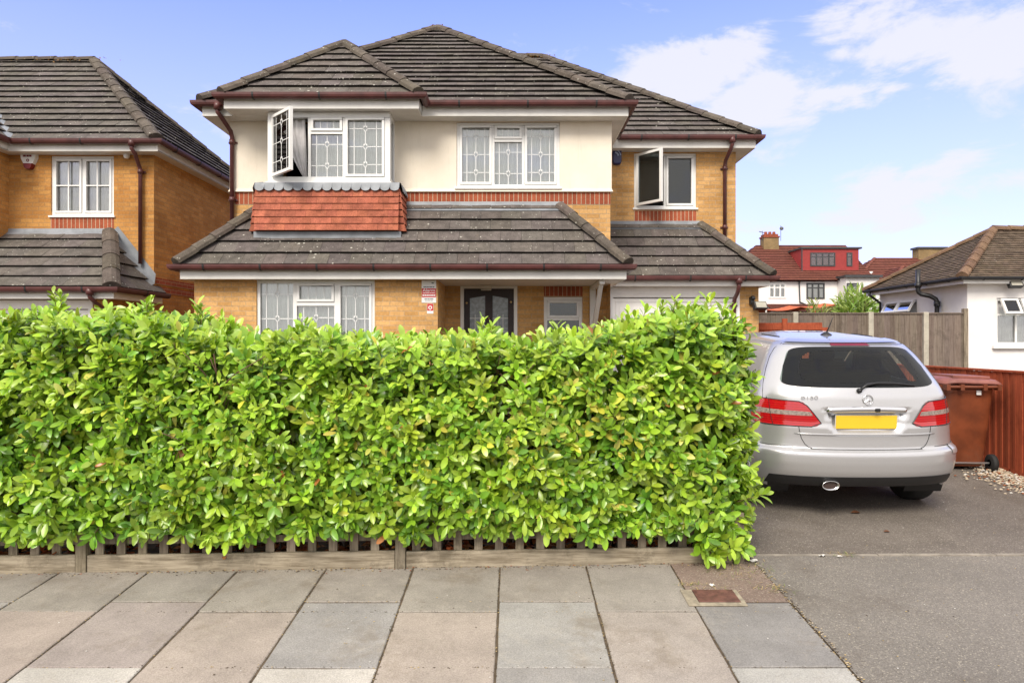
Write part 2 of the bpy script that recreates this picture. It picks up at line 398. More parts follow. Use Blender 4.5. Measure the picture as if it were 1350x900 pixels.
def thing(name, label, cat, loc=(0, 0, 0), group=None):
    o = bpy.data.objects.new(name, None); col.objects.link(o); o.location = loc; o.empty_display_size = .2
    return tag(o, label, cat, group)
def struct(o): o['kind'] = 'structure'; return o
def text(name, s, size, loc, mat, parent, rotz=0, ext=.001, align='CENTER', sx=1, tilt=90):
    c = bpy.data.curves.new(name, 'FONT'); c.body = s; c.size = size; c.extrude = ext; c.align_x = align; c.align_y = 'CENTER'
    o = bpy.data.objects.new(name, c); col.objects.link(o); o.parent = parent
    o.location = Vector(loc) - wloc(parent); o.rotation_euler = (R(tilt), 0, rotz); o.scale.x = sx
    c.materials.append(mat); bpy.context.view_layer.update()
    me = bpy.data.meshes.new_from_object(o.evaluated_get(bpy.context.evaluated_depsgraph_get())); me.name = name
    m2 = bpy.data.objects.new(name, me); col.objects.link(m2); m2.parent = parent; m2.location = o.location; m2.rotation_euler = o.rotation_euler; m2.scale = o.scale
    bpy.data.objects.remove(o); bpy.data.curves.remove(c); return m2
def rt(a=.1): 
    k = 1 + random.uniform(-a, a); return (k, k * (1 + random.uniform(-.03, .03)), k * (1 + random.uniform(-.04, .04)))

def clip(poly, ax, val, keep_gt):
    out = []
    for i in range(len(poly)):
        p, q = poly[i], poly[(i + 1) % len(poly)]
        ip = (p[ax] >= val) == keep_gt or p[ax] == val; iq = (q[ax] >= val) == keep_gt or q[ax] == val
        if ip: out.append(p)
        if ip != iq:
            t = (val - p[ax]) / (q[ax] - p[ax]); out.append((p[0] + (q[0] - p[0]) * t, p[1] + (q[1] - p[1]) * t))
    return out
def roof_face(mb, pts, expo=.3, tw=.33, thick=.038, var=.13, jig=.004, half=True, drop=0.0, wave=0):
    P = [Vector(p) for p in pts]; u = (P[1] - P[0]).normalized(); n = None
    for p in P[2:]:
        n = u.cross(p - P[0])
        if n.length > 1e-4: break
    n.normalize(); v = n.cross(u)
    poly = [((p - P[0]).dot(u), (p - P[0]).dot(v)) for p in P]
    mb.face([p - n * .012 for p in P], m=1)
    amin = min(p[0] for p in poly); amax = max(p[0] for p in poly); bmax = max(p[1] for p in poly)
    k = 0; b0 = -drop
    while b0 < bmax:
        b1 = b0 + expo
        row = clip(clip(poly if b0 >= 0 else [(p[0], p[1] if p[1] > 1e-6 else b0) for p in poly], 1, b0, True), 1, b1, False)
        if len(row) >= 3:
            off = (tw * .5 if (k % 2 and half) else 0) + amin - tw
            j = 0
            rowj = random.uniform(-.003, .003)
            while off + j * tw < amax:
                a0 = off + j * tw + .002; a1 = off + (j + 1) * tw - .002; j += 1
                if a1 < amin: continue
                c = clip(clip(row, 0, a0, True), 0, a1, False)
                if len(c) < 3: continue
                jj = random.uniform(-jig, jig) + rowj; tl = random.uniform(-jig, jig); tt = rt(var)
                top = []
                for (a, b) in c:
                    s = (b - b0) / expo; h = .004 + thick * (1 - s) + (jj + tl * ((a - a0) / tw - .5) * 2) * (1 - s)
                    top.append(P[0] + u * a + v * (b - (jj * 1.2 if s < .05 else 0)) + n * h)
                mb.face(top, tint=tt)
                m_ = len(c)
                for i in range(m_):
                    q = (i + 1) % m_
                    lo = [P[0] + u * c[i][0] + v * c[i][1] - n * .01, P[0] + u * c[q][0] + v * c[q][1] - n * .01]
                    bt = .16 if abs(c[i][1] - b0) < 1e-4 and abs(c[q][1] - b0) < 1e-4 else .7  # butts tinted dark: mossy dirt plus gap shadow put into the colour
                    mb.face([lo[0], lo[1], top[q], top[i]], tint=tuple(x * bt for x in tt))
        b0 = b1; k += 1
def caps_(mb, p, q, seg=.42, w=.115, h=.075, lift=.02, tone=.15):
    p, q = Vector(p), Vector(q); d = (q - p); L = d.length; d.normalize()
    side = d.cross(Vector((0, 0, 1))).normalized(); up = side.cross(d).normalized()
    n = max(1, round(L / seg)); s = L / n
    for i in range(n):
        a = p + d * (i * s - .012); b = p + d * ((i + 1) * s); tt = rt(tone)
        ja = lift + .014 + random.uniform(-.003, .003); jb = lift + random.uniform(-.002, .002)
        sh = random.uniform(-.006, .006)
        arc = [(-w, -.045), (-w * .96, h * .05), (-w * .5, h * .62), (0, h * .85), (w * .5, h * .62), (w * .96, h * .05), (w, -.045)]
        A = [a + side * (x * 1.06 + sh) + up * (z + ja) for x, z in arc]; B = [b + side * (x + sh) + up * (z + jb) for x, z in arc]
        for k in range(6): mb.face([A[k], A[k + 1], B[k + 1], B[k]], tint=tt)
        A2 = [a + side * (x * .8 + sh) + up * (z - .03 + ja) for x, z in arc]
        if i > 0:
            for k in range(6): mb.face([A[k], A2[k], A2[k + 1], A[k + 1]], tint=tt)
        if i == 0 or i == n - 1:
            e = A if i == 0 else B
            mb.face(e if i == 0 else e[::-1], tint=tuple(x * .9 for x in tt))

class Ridge:
    def __init__(s): s.L = []
    def build(s, name, mats, parent):
        for a, k in s.L:
            mb = MB(); caps_(mb, *a, **k); mb.build(name, mats, parent)
def caps(r, *a, **k): r.L.append((a, k))
def sweep(mb, path, z, prof, closed_prof=True, m=0):
    # path: plan points, outward = right of travel; prof: (outward, dz)
    n = len(path); P = [Vector((p[0], p[1])) for p in path]; offs = []
    for i in range(n):
        dirs = []
        if i > 0: dirs.append((P[i] - P[i - 1]).normalized())
        if i < n - 1: dirs.append((P[i + 1] - P[i]).normalized())
        ns = [Vector((d.y, -d.x)) for d in dirs]
        if len(ns) == 1: offs.append(ns[0])
        else:
            s = (ns[0] + ns[1]); s = s / s.length_squared * 2; offs.append(s)
    rings = [[Vector((P[i].x + offs[i].x * o, P[i].y + offs[i].y * o, z + dz)) for o, dz in prof] for i in range(n)]
    k = len(prof)
    for i in range(n - 1):
        for j in range(k if closed_prof else k - 1):
            mb.face([rings[i][j], rings[i + 1][j], rings[i + 1][(j + 1) % k], rings[i][(j + 1) % k]], m=m)
    if closed_prof:
        mb.face(rings[0], m=m); mb.face(rings[-1][::-1], m=m)
GUT = [(0.0, .035), (0.0, .0), (.012, -.03), (.035, -.05), (.06, -.056), (.085, -.05), (.108, -.03), (.118, .0), (.120, .035), (.112, .035), (.108, .0), (.095, -.025), (.06, -.042), (.025, -.025), (.01, .0), (.008, .035)]
def gutter(parent, path, z, name='gutter', mat='gutter', brackets=True, s=1.0):
    mb = MB(); sweep(mb, path, z, [(o * s, d * s) for o, d in GUT])
    if brackets:
        for i in range(len(path) - 1):
            a, b = Vector(path[i]), Vector(path[i + 1]); L = (b - a).length; n = int(L / .85)
            d = (b - a).normalized(); o = Vector((d.y, -d.x))
            for k in range(n):
                c = a + d * (L * (k + .5) / n)
                pr = [(x * 1.05 - .002, zz * 1.12 - .004) for x, zz in GUT[:9]]
                p0 = c - d * .014; p1 = c + d * .014
                m2 = [(x * s, zz * s) for x, zz in pr]
                sweep(mb, [tuple(p0), tuple(p1)], z, m2 + [(m2[-1][0] - .004, m2[-1][1])] , m=1)
    return mb.build(name, [M[mat], M['blacktrim']], parent)
def fascia(parent, path, z0, z1, t=.02, name='fascia', mat='fascia'):
    mb = MB(); sweep(mb, path, z0, [(0, 0), (0, z1 - z0), (-t, z1 - z0), (-t, 0)]); return mb.build(name, M[mat], parent, bevel=.003)

def frame_at(p, u, out):
    p = Vector((p[0], p[1])); u = Vector(u).normalized(); o = Vector(out).normalized()
    return lambda a, z, d: Vector((p.x + u.x * a + o.x * d, p.y + u.y * a + o.y * d, z))
def wall(mb, p0, p1, z0, z1, holes=(), rev=.10, m=0):
    p0 = Vector(p0); p1 = Vector(p1); d = (p1 - p0); L = d.length; d.normalize(); o = Vector((d.y, -d.x))
    Fr = frame_at(p0, d, o); ub = p0.x if abs(d.x) > abs(d.y) else p0.y; sg = 1 if abs(d.x) > abs(d.y) else (1 if d.y > 0 else -1)
    us = sorted({0.0, L} | {h[0] for h in holes} | {h[1] for h in holes}); zs = sorted({z0, z1} | {h[2] for h in holes} | {h[3] for h in holes})
    for i in range(len(us) - 1):
        for j in range(len(zs) - 1):
            a, b, c, e = us[i], us[i + 1], zs[j], zs[j + 1]; cu, cz = (a + b) / 2, (c + e) / 2
            if any(h[0] < cu < h[1] and h[2] < cz < h[3] for h in holes): continue
            mb.face([Fr(a, c, 0), Fr(b, c, 0), Fr(b, e, 0), Fr(a, e, 0)], [(ub + sg * a, c), (ub + sg * b, c), (ub + sg * b, e), (ub + sg * a, e)], m)
    for h in holes:
        a, b, c, e = h[:4]
        for (q, w_) in (((a, c), (a, e)), ((a, e), (b, e)), ((b, e), (b, c)), ((b, c), (a, c))):
            pts = [Fr(q[0], q[1], 0), Fr(w_[0], w_[1], 0), Fr(w_[0], w_[1], -rev), Fr(q[0], q[1], -rev)]
            if q[0] == w_[0]: uv = [(0, q[1]), (0, w_[1]), (rev, w_[1]), (rev, q[1])]
            else: uv = [(q[0], 0), (w_[0], 0), (w_[0], rev), (q[0], rev)]
            mb.face(pts, uv, m)
    return Fr
def soldier(parent, p0, p1, z0, z1, proud=.004):
    p0 = Vector(p0); p1 = Vector(p1); d = (p1 - p0); L = d.length; d.normalize(); o = Vector((d.y, -d.x)); Fr = frame_at(p0, d, o)
    mb = MB(); mb.fbox(Fr, 0, L, z0, z1, -.01, proud)
    ub = p0.x
    for i, f in enumerate(mb.f):
        mb.uv[i] = [((mb.v[k][2] - z0) * .225 / (z1 - z0), mb.v[k][0] + mb.v[k][1]) for k in f]
    return mb.build('soldier_course', M['soldier'], parent)

def diamonds(mb, Fr, u0, u1, z0, z1, d, n=3, side=True, t=.0048, horiz=True):
    uc = (u0 + u1) / 2; W = u1 - u0; H = z1 - z0
    def bar(a, b):
        a = Vector(a); b = Vector(b); dd = (b - a); L = dd.length; dd.normalize(); nn = Vector((-dd.y, dd.x))
        q = [a - nn * t, b - nn * t, b + nn * t, a + nn * t]
        lo = [Fr(p.x, p.y, d) for p in q]; hi = [Fr(p.x, p.y, d + .003) for p in q]
        mb.face(hi)
        for i in range(4): mb.face([lo[i], lo[(i + 1) % 4], hi[(i + 1) % 4], hi[i]])
    ys = [z0 + H * (k + .5) / n * 1.0 + H * .02 for k in range(n)] if n > 1 else [z0 + H * .5]
    hw = min(.035, W * .11); hh = hw * 1.5
    if side:
        for s in (.17, .83): bar((u0 + W * s, z0), (u0 + W * s, z1))
    prev = z0
    for y in ys:
        if horiz: bar((u0, y), (uc - hw, y)); bar((uc + hw, y), (u1, y))
        for sx in (-1, 1):
            bar((uc + sx * hw, y), (uc, y + hh)); bar((uc + sx * hw, y), (uc, y - hh))
            bar((uc + sx * hw, y), (uc + sx * hw * .55, y + hh * .9)) ; 
        # ogee link between diamonds
        bar((uc, prev), (uc, y - hh)); prev = y + hh
    bar((uc, prev), (uc, z1))

def sheet(mb, Fr, u0, u1, z0, z1, d, amp=.012, wl_=.07, m=0, top=None):
    n = int((u1 - u0) / .012) + 2; G = []
    ph = random.uniform(0, 6)
    for z in (z0, (z0 + z1) / 2, z1):
        row = []
        for i in range(n):
            u = u0 + (u1 - u0) * i / (n - 1)
            row.append(Fr(u, z, d + amp * math.sin(u / wl_ * 6.28 + ph + .8 * math.sin(u * 9))))
        G.append(row)
    mb.grid(G, m=m)

def window(parent, Fr, u0, u1, z0, z1, lights, fw=.05, depth=.07, set_=-.03, glass='glass', lead=True, curtain='curtain', sill=True, fmat='upvc', cur_gap=None, name='window', clips=None, cdepth=.035, bar=.045):
    """lights: (a,b,c,d,type,nd) fractions; type f fixed, s sash, o opening left to the caller"""
    mb = MB(); d0, d1 = set_ - depth, set_
    mb.fbox(Fr, u0, u1, z0, z0 + fw, d0, d1); mb.fbox(Fr, u0, u1, z1 - fw, z1, d0, d1)
    mb.fbox(Fr, u0, u0 + fw, z0 + fw, z1 - fw, d0, d1); mb.fbox(Fr, u1 - fw, u1, z0 + fw, z1 - fw, d0, d1)
    ui0, ui1, zi0, zi1 = u0 + fw, u1 - fw, z0 + fw, z1 - fw; W = ui1 - ui0; H = zi1 - zi0
    pm = MB(); lm = MB(); b = bar / 2
    for (a, e, c, g, ty, nd) in lights:
        A, E, C, G_ = ui0 + W * a, ui0 + W * e, zi0 + H * c, zi0 + H * g
        # mullions on inner boundaries
        if e < .999: mb.fbox(Fr, E - b, E + b, C, G_, d0 + .001, d1 - .001)
        if g < .999: mb.fbox(Fr, A + (b if a > 0 else 0), E - (b if e < .999 else 0), G_ - b, G_ + b, d0 + .002, d1 - .002)
        A += b if a > .001 else 0; E -= b if e < .999 else 0; C += b if c > .001 else 0; G_ -= b if g < .999 else 0
        if ty == 'o': continue
        if ty == 's':
            w = .042; o = .018; g0 = .004
            for bx in ((A + g0, E - g0, C + g0, C + w), (A + g0, E - g0, G_ - w, G_ - g0), (A + g0, A + w, C + w, G_ - w), (E - w, E - g0, C + w, G_ - w)):
                mb.fbox(Fr, *bx, d1 - .045, d1 + o)
            A += w; E -= w; C += w; G_ -= w
        pm.fbox(Fr, A - .004, E + .004, C - .004, G_ + .004, set_ - .045, set_ - .037)
        if lead: diamonds(lm, Fr, A, E, C, G_, set_ - .0365, nd, nd > 1 or True, horiz=nd > 0) if nd > 0 else [diamond_less(lm, Fr, A, E, C, G_, set_ - .0365)]
    o = mb.build(name, M[fmat], parent, bevel=.004)
    if pm.f: pm.build('pane', M[glass], o)
    if lead and lm.f: lm.build('leading', M['came'], o)
    if curtain:
        cmb = MB(); sheet(cmb, Fr, u0 + .01, u1 - .01, z0 - .02, z1 + .02, set_ - depth - cdepth); cmb.build('curtain', M[curtain], o, smooth=True)
    if sill:
        s = MB(); s.fbox(Fr, u0 - .03, u1 + .03, z0 - .035, z0 - .001, set_ - depth, .035); s.build('sill', M[fmat], o, bevel=.004)
    return o
def diamond_less(mb, Fr, u0, u1, z0, z1, d):
    for s in (.25, .5, .75) if (u1 - u0) > .3 else (.33, .66):
        u = u0 + (u1 - u0) * s; mb.fbox(Fr, u - .004, u + .004, z0, z1, d, d + .003)
def casement(parent, P, ang, w, z0, z1, glass='glass', lead=0, hinge=1, depth=.05, st=.045):
    """open sash, hinged at plan point P; ang measured from the wall line towards the viewer"""
    u = Vector((math.cos(R(ang)) * hinge, -math.sin(R(ang)))); o = Vector((-math.sin(R(ang)) * 1, -math.cos(R(ang)) * hinge)) 
    Fr = frame_at(P, u, o); mb = MB()
    for bx in ((0, w, z0, z0 + st), (0, w, z1 - st, z1), (0, st, z0 + st, z1 - st), (w - st, w, z0 + st, z1 - st)):
        mb.fbox(Fr, *bx, -depth / 2, depth / 2)
    mb.fbox(Fr, st, w - st, z0 + st, z1 - st, -.005, .005, m=1)
    if lead:
        l2 = MB(); diamonds(l2, Fr, st, w - st, z0 + st, z1 - st, .006, lead)
        for f, u_ in zip(l2.f, l2.uv): mb.face([l2.v[k] for k in f], u_, 2)
        l2 = MB(); diamonds(l2, Fr, st, w - st, z0 + st, z1 - st, -.009, lead)
        for f, u_ in zip(l2.f, l2.uv): mb.face([l2.v[k] for k in f], u_, 2)
    # friction stay
    return mb.build('casement', [M['upvc'], M[glass], M['came']], parent)

def gz(Y):
    return -.394 + .071 * Y if Y < 12.6 else -.394 + .071 * 12.6
FY = lambda X: 4.955 + .038 * X            # fence line along the pavement

# ------------------------------------------------------------------ ground
gm = MB()
ys = [-400, -6, 2.0, 12.6, 40, 120, 1500]; xs = [-1500, -60, -10, 0, 10, 60, 1500]
def gzz(y): return (-.40 if y <= 2.0 else gz(y) - .045)
ysx = [-400, -6, 1.96, 2.0, 12.6, 40, 120, 1500]
G = [[Vector((x, y, (-.46 if y < 1.99 else gz(y) - .045))) for x in xs] for y in ysx]
gm.grid(G); struct(gm.build('ground', M['soil']))
rm = MB(); rm.box(-60, -5.5, -.5, 60, 1.85, -.36); struct(rm.build('road', M['asphalt2']))
km = MB(); x = -30
while x < 30:
    z = gz(2.0) - .005; zz = z if not (2.0 < x < 5.5) else z - .08
    km.box(x + .003, 1.85, -.5, x + .907, 1.99, zz - .004); x += .91
struct(km.build('kerb', M['kerbc'], bevel=.012))

# pavement slabs
sm = MB(); jm = MB()
def slab(x0, x1, y0, y1, c, nudge=None):
    g = .005; dz = random.uniform(-.002, .003)
    P = [Vector((x0 + g, y0 + g, gz(y0 + g) + dz)), Vector((x1 - g, y0 + g, gz(y0 + g) + dz + random.uniform(-.002, .002))),
         Vector((x1 - g, y1 - g, gz(y1 - g) + dz)), Vector((x0 + g, y1 - g, gz(y1 - g) + dz + random.uniform(-.002, .002)))]
    for p in P: p.x += random.uniform(-.003, .003); p.y += random.uniform(-.004, .004)
    # worn, slightly wavy outline with a chipped corner now and then
    Q = []
    for i in range(4):
        a_, c_ = P[i], P[(i + 1) % 4]; nn_ = Vector((-(c_ - a_).y, (c_ - a_).x, 0)).normalized()
        chip = random.uniform(.008, .03) if random.random() < .25 else .003
        L_ = (c_ - a_).length
        for k in range(9):
            t = k / 9; t = max(t, chip / L_) if k == 0 else t
            Q.append(a_.lerp(c_, t) + nn_ * (abs(random.gauss(0, .0016)) if k else .001))
        Q.append(a_.lerp(c_, 1 - (random.uniform(.008, .02) if random.random() < .2 else .003) / L_))
    P = Q
    b = .004; C = sum(P, Vector()) / len(P)
    T = [p + (C - p).normalized() * b * 1.4 for p in P]; Bm = [p - Vector((0, 0, .004)) for p in P]; D = [p - Vector((0, 0, .03)) for p in P]
    sm.face(T, tint=c)
    for i in range(len(P)):
        q = (i + 1) % len(P)
        sm.face([Bm[i], Bm[q], T[q], T[i]], tint=c); sm.face([D[i], D[q], Bm[q], Bm[i]], tint=c)
PINK = (.34, .29, .255); GREY = (.285, .272, .255); TAN = (.345, .31, .272); BRN = (.265, .242, .212); PALE = (.46, .435, .395); DGREY = (.26, .25, .238)
jx = [-.086 + .61 * k for k in range(-22, 4)]
colset = {-1: GREY, 0: GREY, 1: TAN}
for i, x0 in enumerate(jx):
    k = i - 22; x1 = x0 + .61
    if k >= 2: continue
    odd = (k % 2 == 1)
    Ytop = FY((x0 + x1) / 2) - .012
    y1 = 4.235 if odd else 4.37
    yy = [y1, y1 - (.915 if odd else .765)]
    def tone(c):
        k_ = random.uniform(.93, 1.07); return tuple(v * k_ * random.uniform(.99, 1.01) for v in c)
    slab(x0, x1, y1, Ytop, tone(BRN))
    mid = {0: GREY, 1: TAN, -1: PINK, -2: DGREY, -3: PINK, -4: (.29, .25, .235), -5: PINK, -6: GREY}.get(k, random.choice([GREY, PINK, TAN]))
    if k in (-2,): y2 = y1 - .765
    else: y2 = yy[1]
    slab(x0, x1, y2, y1, tone(mid))
    y = y2
    nxt = PALE if k in (-2, -4, -6) else (GREY if k == 0 else random.choice([GREY, TAN]))
    first = True
    while y > 2.02:
        yb = max(2.0, y - .61); slab(x0, x1, yb, y, tone(nxt if first else random.choice([GREY, PINK, TAN]))); y = yb; first = False
# last column beside the crossover
slab(1.744, 2.06 + .12, 3.62, 4.37, (.225, .218, .21)) if False else None
XR = lambda Y: 1.744
slab(1.134 + .61, 1.744 + .0, 2.0, 2.1, GREY) if False else None
slab(1.134 + .0, 1.744, 3.61, 4.36, (.232, .222, .212)); slab(1.134, 1.744, 2.85, 3.61, (.36, .35, .325)); slab(1.134, 1.744, 2.0, 2.85, GREY)
sm_o = struct(sm.build('pavement', M['slab']))
jm.face([(-14, 2.0, gz(2.0) - .008), (1.76, 2.0, gz(2.0) - .008), (1.76, 5.3, gz(5.3) - .008), (-14, 5.3, gz(5.3) - .008)])
struct(jm.build('pavement_bedding', M['joint']))
pm_ = MB()
def sheet_q(mb, x0, x1, y0, y1, dz, nx=1, ny=1):
    G = [[Vector((x0 + (x1 - x0) * i / nx, y0 + (y1 - y0) * j / ny, gz(y0 + (y1 - y0) * j / ny) + dz)) for i in range(nx + 1)] for j in range(ny + 1)]
    mb.grid(G)
sheet_q(pm_, 1.136, 1.745, 4.362, 5.02, 0); struct(pm_.build('pavement_patch', M['patch']))
cmb = MB(); sheet_q(cmb, 1.75, 7.5, 1.99, 5.13, -.001); struct(cmb.build('driveway_crossover', M['asphalt2']))
dm = MB(); G = []
for Y in (5.17, 9, 12.6): G.append([Vector((x_, Y, gz(Y) + (.002))) for x_ in (1.45, 3, 5.36)])
dm.grid(G); dm.face([(1.2, 12.6, gz(13) + .002), (5.36, 12.6, gz(13) + .002), (5.36, 13.2, gz(13) + .002), (1.2, 13.2, gz(13) + .002)])
struct(dm.build('driveway', M['asphalt']))
em = MB(); x = 1.80
while x < 7.5:
    w = random.uniform(.85, .93); 
    em.box(x, 5.132, gz(5.15) - .08, x + w - .004, 5.168, gz(5.15) + .006 + random.uniform(-.004, .001)); x += w
struct(em.build('driveway_edging', plain('edging_concrete', (.27, .24, .2), .9, var=.3, scale=8, bump=.4)))
gp = MB()
sheet_q(gp, -14, 1.42, 6.0, 12.6, .0); struct(gp.build('front_garden', M['joint']))
nd = MB(); nd.face([(5.40, 5.0, gz(5) + 0), (30, 5.0, gz(5)), (30, 12.6, gz(12.6)), (5.40, 12.6, gz(12.6))]); struct(nd.build('neighbour_forecourt', M['kerbc']))

# ------------------------------------------------------------------ MAIN HOUSE
H = thing('detached_house', 'yellow brick and cream rendered two storey house with tiled bay, behind the hedge', 'house', (-1.5, 11.6, gz(11.6)))
ZG = .35; ZE = 5.41; ZS = 5.21; S = .791
Y1 = 11.6; YW = 13.46
def X1(px, Y): return (px - 675) * Y / F_PX
# walls
wb = MB()
mx0, mx1 = X1(602, Y1), X1(738, Y1)
XL, XR_ = -4.68, 1.64
bay0, bay1 = -3.80, -2.05
Fm = wall(wb, (XL, Y1), (XR_, Y1), 2.56, ZS, [(mx0 - XL, mx1 - XL, 4.105, 5.20), (bay0 - XL, bay1 - XL, 4.12, 5.205)], rev=.12)
wall(wb, (XR_, Y1), (XR_, YW), ZG, ZS); wall(wb, (XL, 20.6), (XL, Y1), ZG, ZS)
wx0, wx1 = 2.363, 3.567
Fw = wall(wb, (XR_, YW), (4.33, YW), ZG, ZS, [(wx0 - XR_, wx1 - XR_, 4.12, 5.19)])
wall(wb, (4.33, YW), (4.33, 20.6), ZG, ZS); wall(wb, (4.33, 20.6), (XL, 20.6), ZG, ZS)
# ground storey
YL = 10.88; xl0 = -4.97; xc = -1.162; YP = 12.1; YGa = 12.75
lx0, lx1 = X1(338, YL), X1(494, YL)
Fl = wall(wb, (xl0, YL), (xc, YL), ZG - .1, 2.52, [(lx0 - xl0, lx1 - xl0, 1.25, 2.515)])
wall(wb, (xl0, 11.6), (xl0, YL), ZG - .1, 2.52); wall(wb, (xc, YL), (xc, YP), ZG - .1, 2.52)
dx0, dx1 = X1(607, YP), X1(682, YP); vx0, vx1 = X1(717, YP), X1(768, YP)
Fp = wall(wb, (xc, YP), (XR_, YP), ZG, 2.53, [(dx0 - xc, dx1 - xc, ZG, 2.528), (vx0 - xc, vx1 - xc, 1.3, 2.33)])
wall(wb, (XR_, YP), (XR_, YGa), ZG, 2.6)
gx0, gx1 = X1(803, YGa) , X1(975, YGa)
Fg = wall(wb, (XR_, YGa), (4.52, YGa), ZG, 2.6, [(gx0 - XR_, gx1 - XR_, ZG, 2.58)])
wall(wb, (4.52, YGa), (4.52, 20.6), ZG, 2.75)
wb.build('wall', M['brick'], H)
# render
rb = MB(); Y1r = Y1 - .02
Fr_ = wall(rb, (XL - .02, Y1r), (XR_ + .02, Y1r), 4.10, ZS, [(mx0 - XL + .02, mx1 - XL + .02, 4.105, 5.205), (-3.905 - XL, -1.945 - XL + .0, 4.05, 5.205)], rev=.02)
wall(rb, (XR_ + .02, Y1r), (XR_ + .02, YW), 4.10, ZS); wall(rb, (XL - .02, 20.6), (XL - .02, Y1r), 4.10, ZS)
sweep(rb, [(XL - .02, 20.6), (XL - .02, Y1r), (XR_ + .02, Y1r), (XR_ + .02, YW - .01)], 4.04, [(-.018, .0), (-.018, .06), (0, .06), (.006, .035), (.02, .0)])
rb.build('render_panel', M['render'], H)
soldier(H, (XL, Y1), (-4.05, Y1), 3.83, 4.04); soldier(H, (-1.80, Y1), (XR_, Y1), 3.83, 4.04)
soldier(H, (wx0 - .0, YW), (wx1, YW), 3.86, 4.08)
soldier(H, (vx0, YP), (vx1, YP), 2.335, 2.51)
# interior floor slab keeps rooms dark
fl = MB(); fl.box(XL + .05, YGa + .12, 2.62, 4.25, 20.5, 2.8); fl.box(XL + .05, Y1 + .13, 2.62, 1.6, YGa + .1, 2.8); fl.box(XL + .1, 14.2, 2.8, 4.25, 14.3, ZS - .01); fl.box(-1.0, Y1 + .5, 2.8, 1.6, Y1 + .55, ZS - .01) if False else None
fl.build('floor_slab', M['dark'], H)

# roofs
e = ZE
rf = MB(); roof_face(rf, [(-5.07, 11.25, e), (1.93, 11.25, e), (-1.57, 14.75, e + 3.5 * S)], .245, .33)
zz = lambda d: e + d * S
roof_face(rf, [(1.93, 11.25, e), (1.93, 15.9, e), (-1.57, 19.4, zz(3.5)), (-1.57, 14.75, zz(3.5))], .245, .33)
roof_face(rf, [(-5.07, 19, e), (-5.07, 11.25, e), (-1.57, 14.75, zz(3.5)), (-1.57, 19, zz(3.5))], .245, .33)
roof_o = rf.build('roof', [M['roof'], M['dark']], H)
cp = Ridge(); caps(cp, (-5.02, 11.2, e + .03), (-1.57, 14.75, zz(3.5))); caps(cp, (1.88, 11.2, e + .03), (-1.57, 14.75, zz(3.5))); caps(cp, (-1.57, 14.9, zz(3.5) - .03), (-1.57, 17.4, zz(3.5) + .02))
cp.build('ridge', [M['cap']], roof_o)
rf = MB(); zr = zz(3.91); A = (-1.16, 17.02, zr); B = (.74, 17.02, zr)
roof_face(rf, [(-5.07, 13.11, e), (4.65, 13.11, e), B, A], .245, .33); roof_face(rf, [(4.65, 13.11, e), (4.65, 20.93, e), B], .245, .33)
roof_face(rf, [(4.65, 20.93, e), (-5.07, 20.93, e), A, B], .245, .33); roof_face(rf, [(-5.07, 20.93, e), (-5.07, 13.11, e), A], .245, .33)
ro = rf.build('rear_roof', [M['roof'], M['dark']], H)
cp = Ridge(); caps(cp, (4.62, 13.08, e + .03), B); caps(cp, A, B); caps(cp, (4.62, 20.9, e), B); cp.build('ridge', [M['cap']], ro)
# bay roof
SB = .93; hb = 1.573; xa = -3.0; zb = e + hb * SB
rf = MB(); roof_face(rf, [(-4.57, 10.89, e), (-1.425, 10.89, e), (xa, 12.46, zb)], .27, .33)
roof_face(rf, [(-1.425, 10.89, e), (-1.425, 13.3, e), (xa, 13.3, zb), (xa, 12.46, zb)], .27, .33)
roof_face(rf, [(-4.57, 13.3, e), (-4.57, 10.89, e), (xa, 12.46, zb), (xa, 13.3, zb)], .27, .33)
ro = rf.build('bay_roof', [M['roof'], M['dark']], H)
cp = Ridge(); caps(cp, (-4.53, 10.85, e + .02), (xa, 12.46, zb), w=.105); caps(cp, (-1.465, 10.85, e + .02), (xa, 12.46, zb), w=.105); caps(cp, (xa, 12.62, zb - .03), (xa, 13.25, zb + .02)); cp.build('ridge', [M['cap']], ro)
# lower roofs
el = 2.708; tl = 3.81
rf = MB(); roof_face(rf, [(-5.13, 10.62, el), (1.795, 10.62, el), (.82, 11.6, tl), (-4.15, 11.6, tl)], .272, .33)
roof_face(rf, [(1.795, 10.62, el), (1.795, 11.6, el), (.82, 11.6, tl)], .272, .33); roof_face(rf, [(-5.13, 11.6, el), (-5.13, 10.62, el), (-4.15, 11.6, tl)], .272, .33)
ro = rf.build('porch_roof', [M['roof'], M['dark']], H)
cp = Ridge(); caps(cp, (1.76, 10.57, el + .04), (.80, 11.60, tl + .0), w=.11, seg=.36); caps(cp, (-5.10, 10.57, el + .04), (-4.13, 11.6, tl), w=.11, seg=.36); cp.build('ridge', [M['cap']], ro)
lm_ = MB()
def flash(x0, x1, Y, zt, sl, w=.14):
    n = math.hypot(1, sl); dy, dz = 1 / n, sl / n
    a = Vector((0, -dy * w, -dz * w)); up = Vector((0, -dz, dy)) * .038
    for o_ in (0,):
        P = [Vector((x0, Y - .001, zt)) + a + up, Vector((x1, Y - .001, zt)) + a + up, Vector((x1, Y - .012, zt + .012)) + up * .6, Vector((x0, Y - .012, zt + .012)) + up * .6]
        lm_.face(P); lm_.face([P[3], P[2], P[2] + Vector((0, .014, .06)), P[3] + Vector((0, .014, .06))])
        lm_.face([P[0] - up * .5, P[1] - up * .5, P[1], P[0]])
flash(-1.78, .86, 11.6, tl - .02, 1.124)
lm_.build('flashing', M['lead'], ro)
rf = MB(); roof_face(rf, [(1.66, 12.447, el), (4.67, 12.447, el), (3.655, 13.46, tl), (1.66, 13.46, tl)], .272, .33)
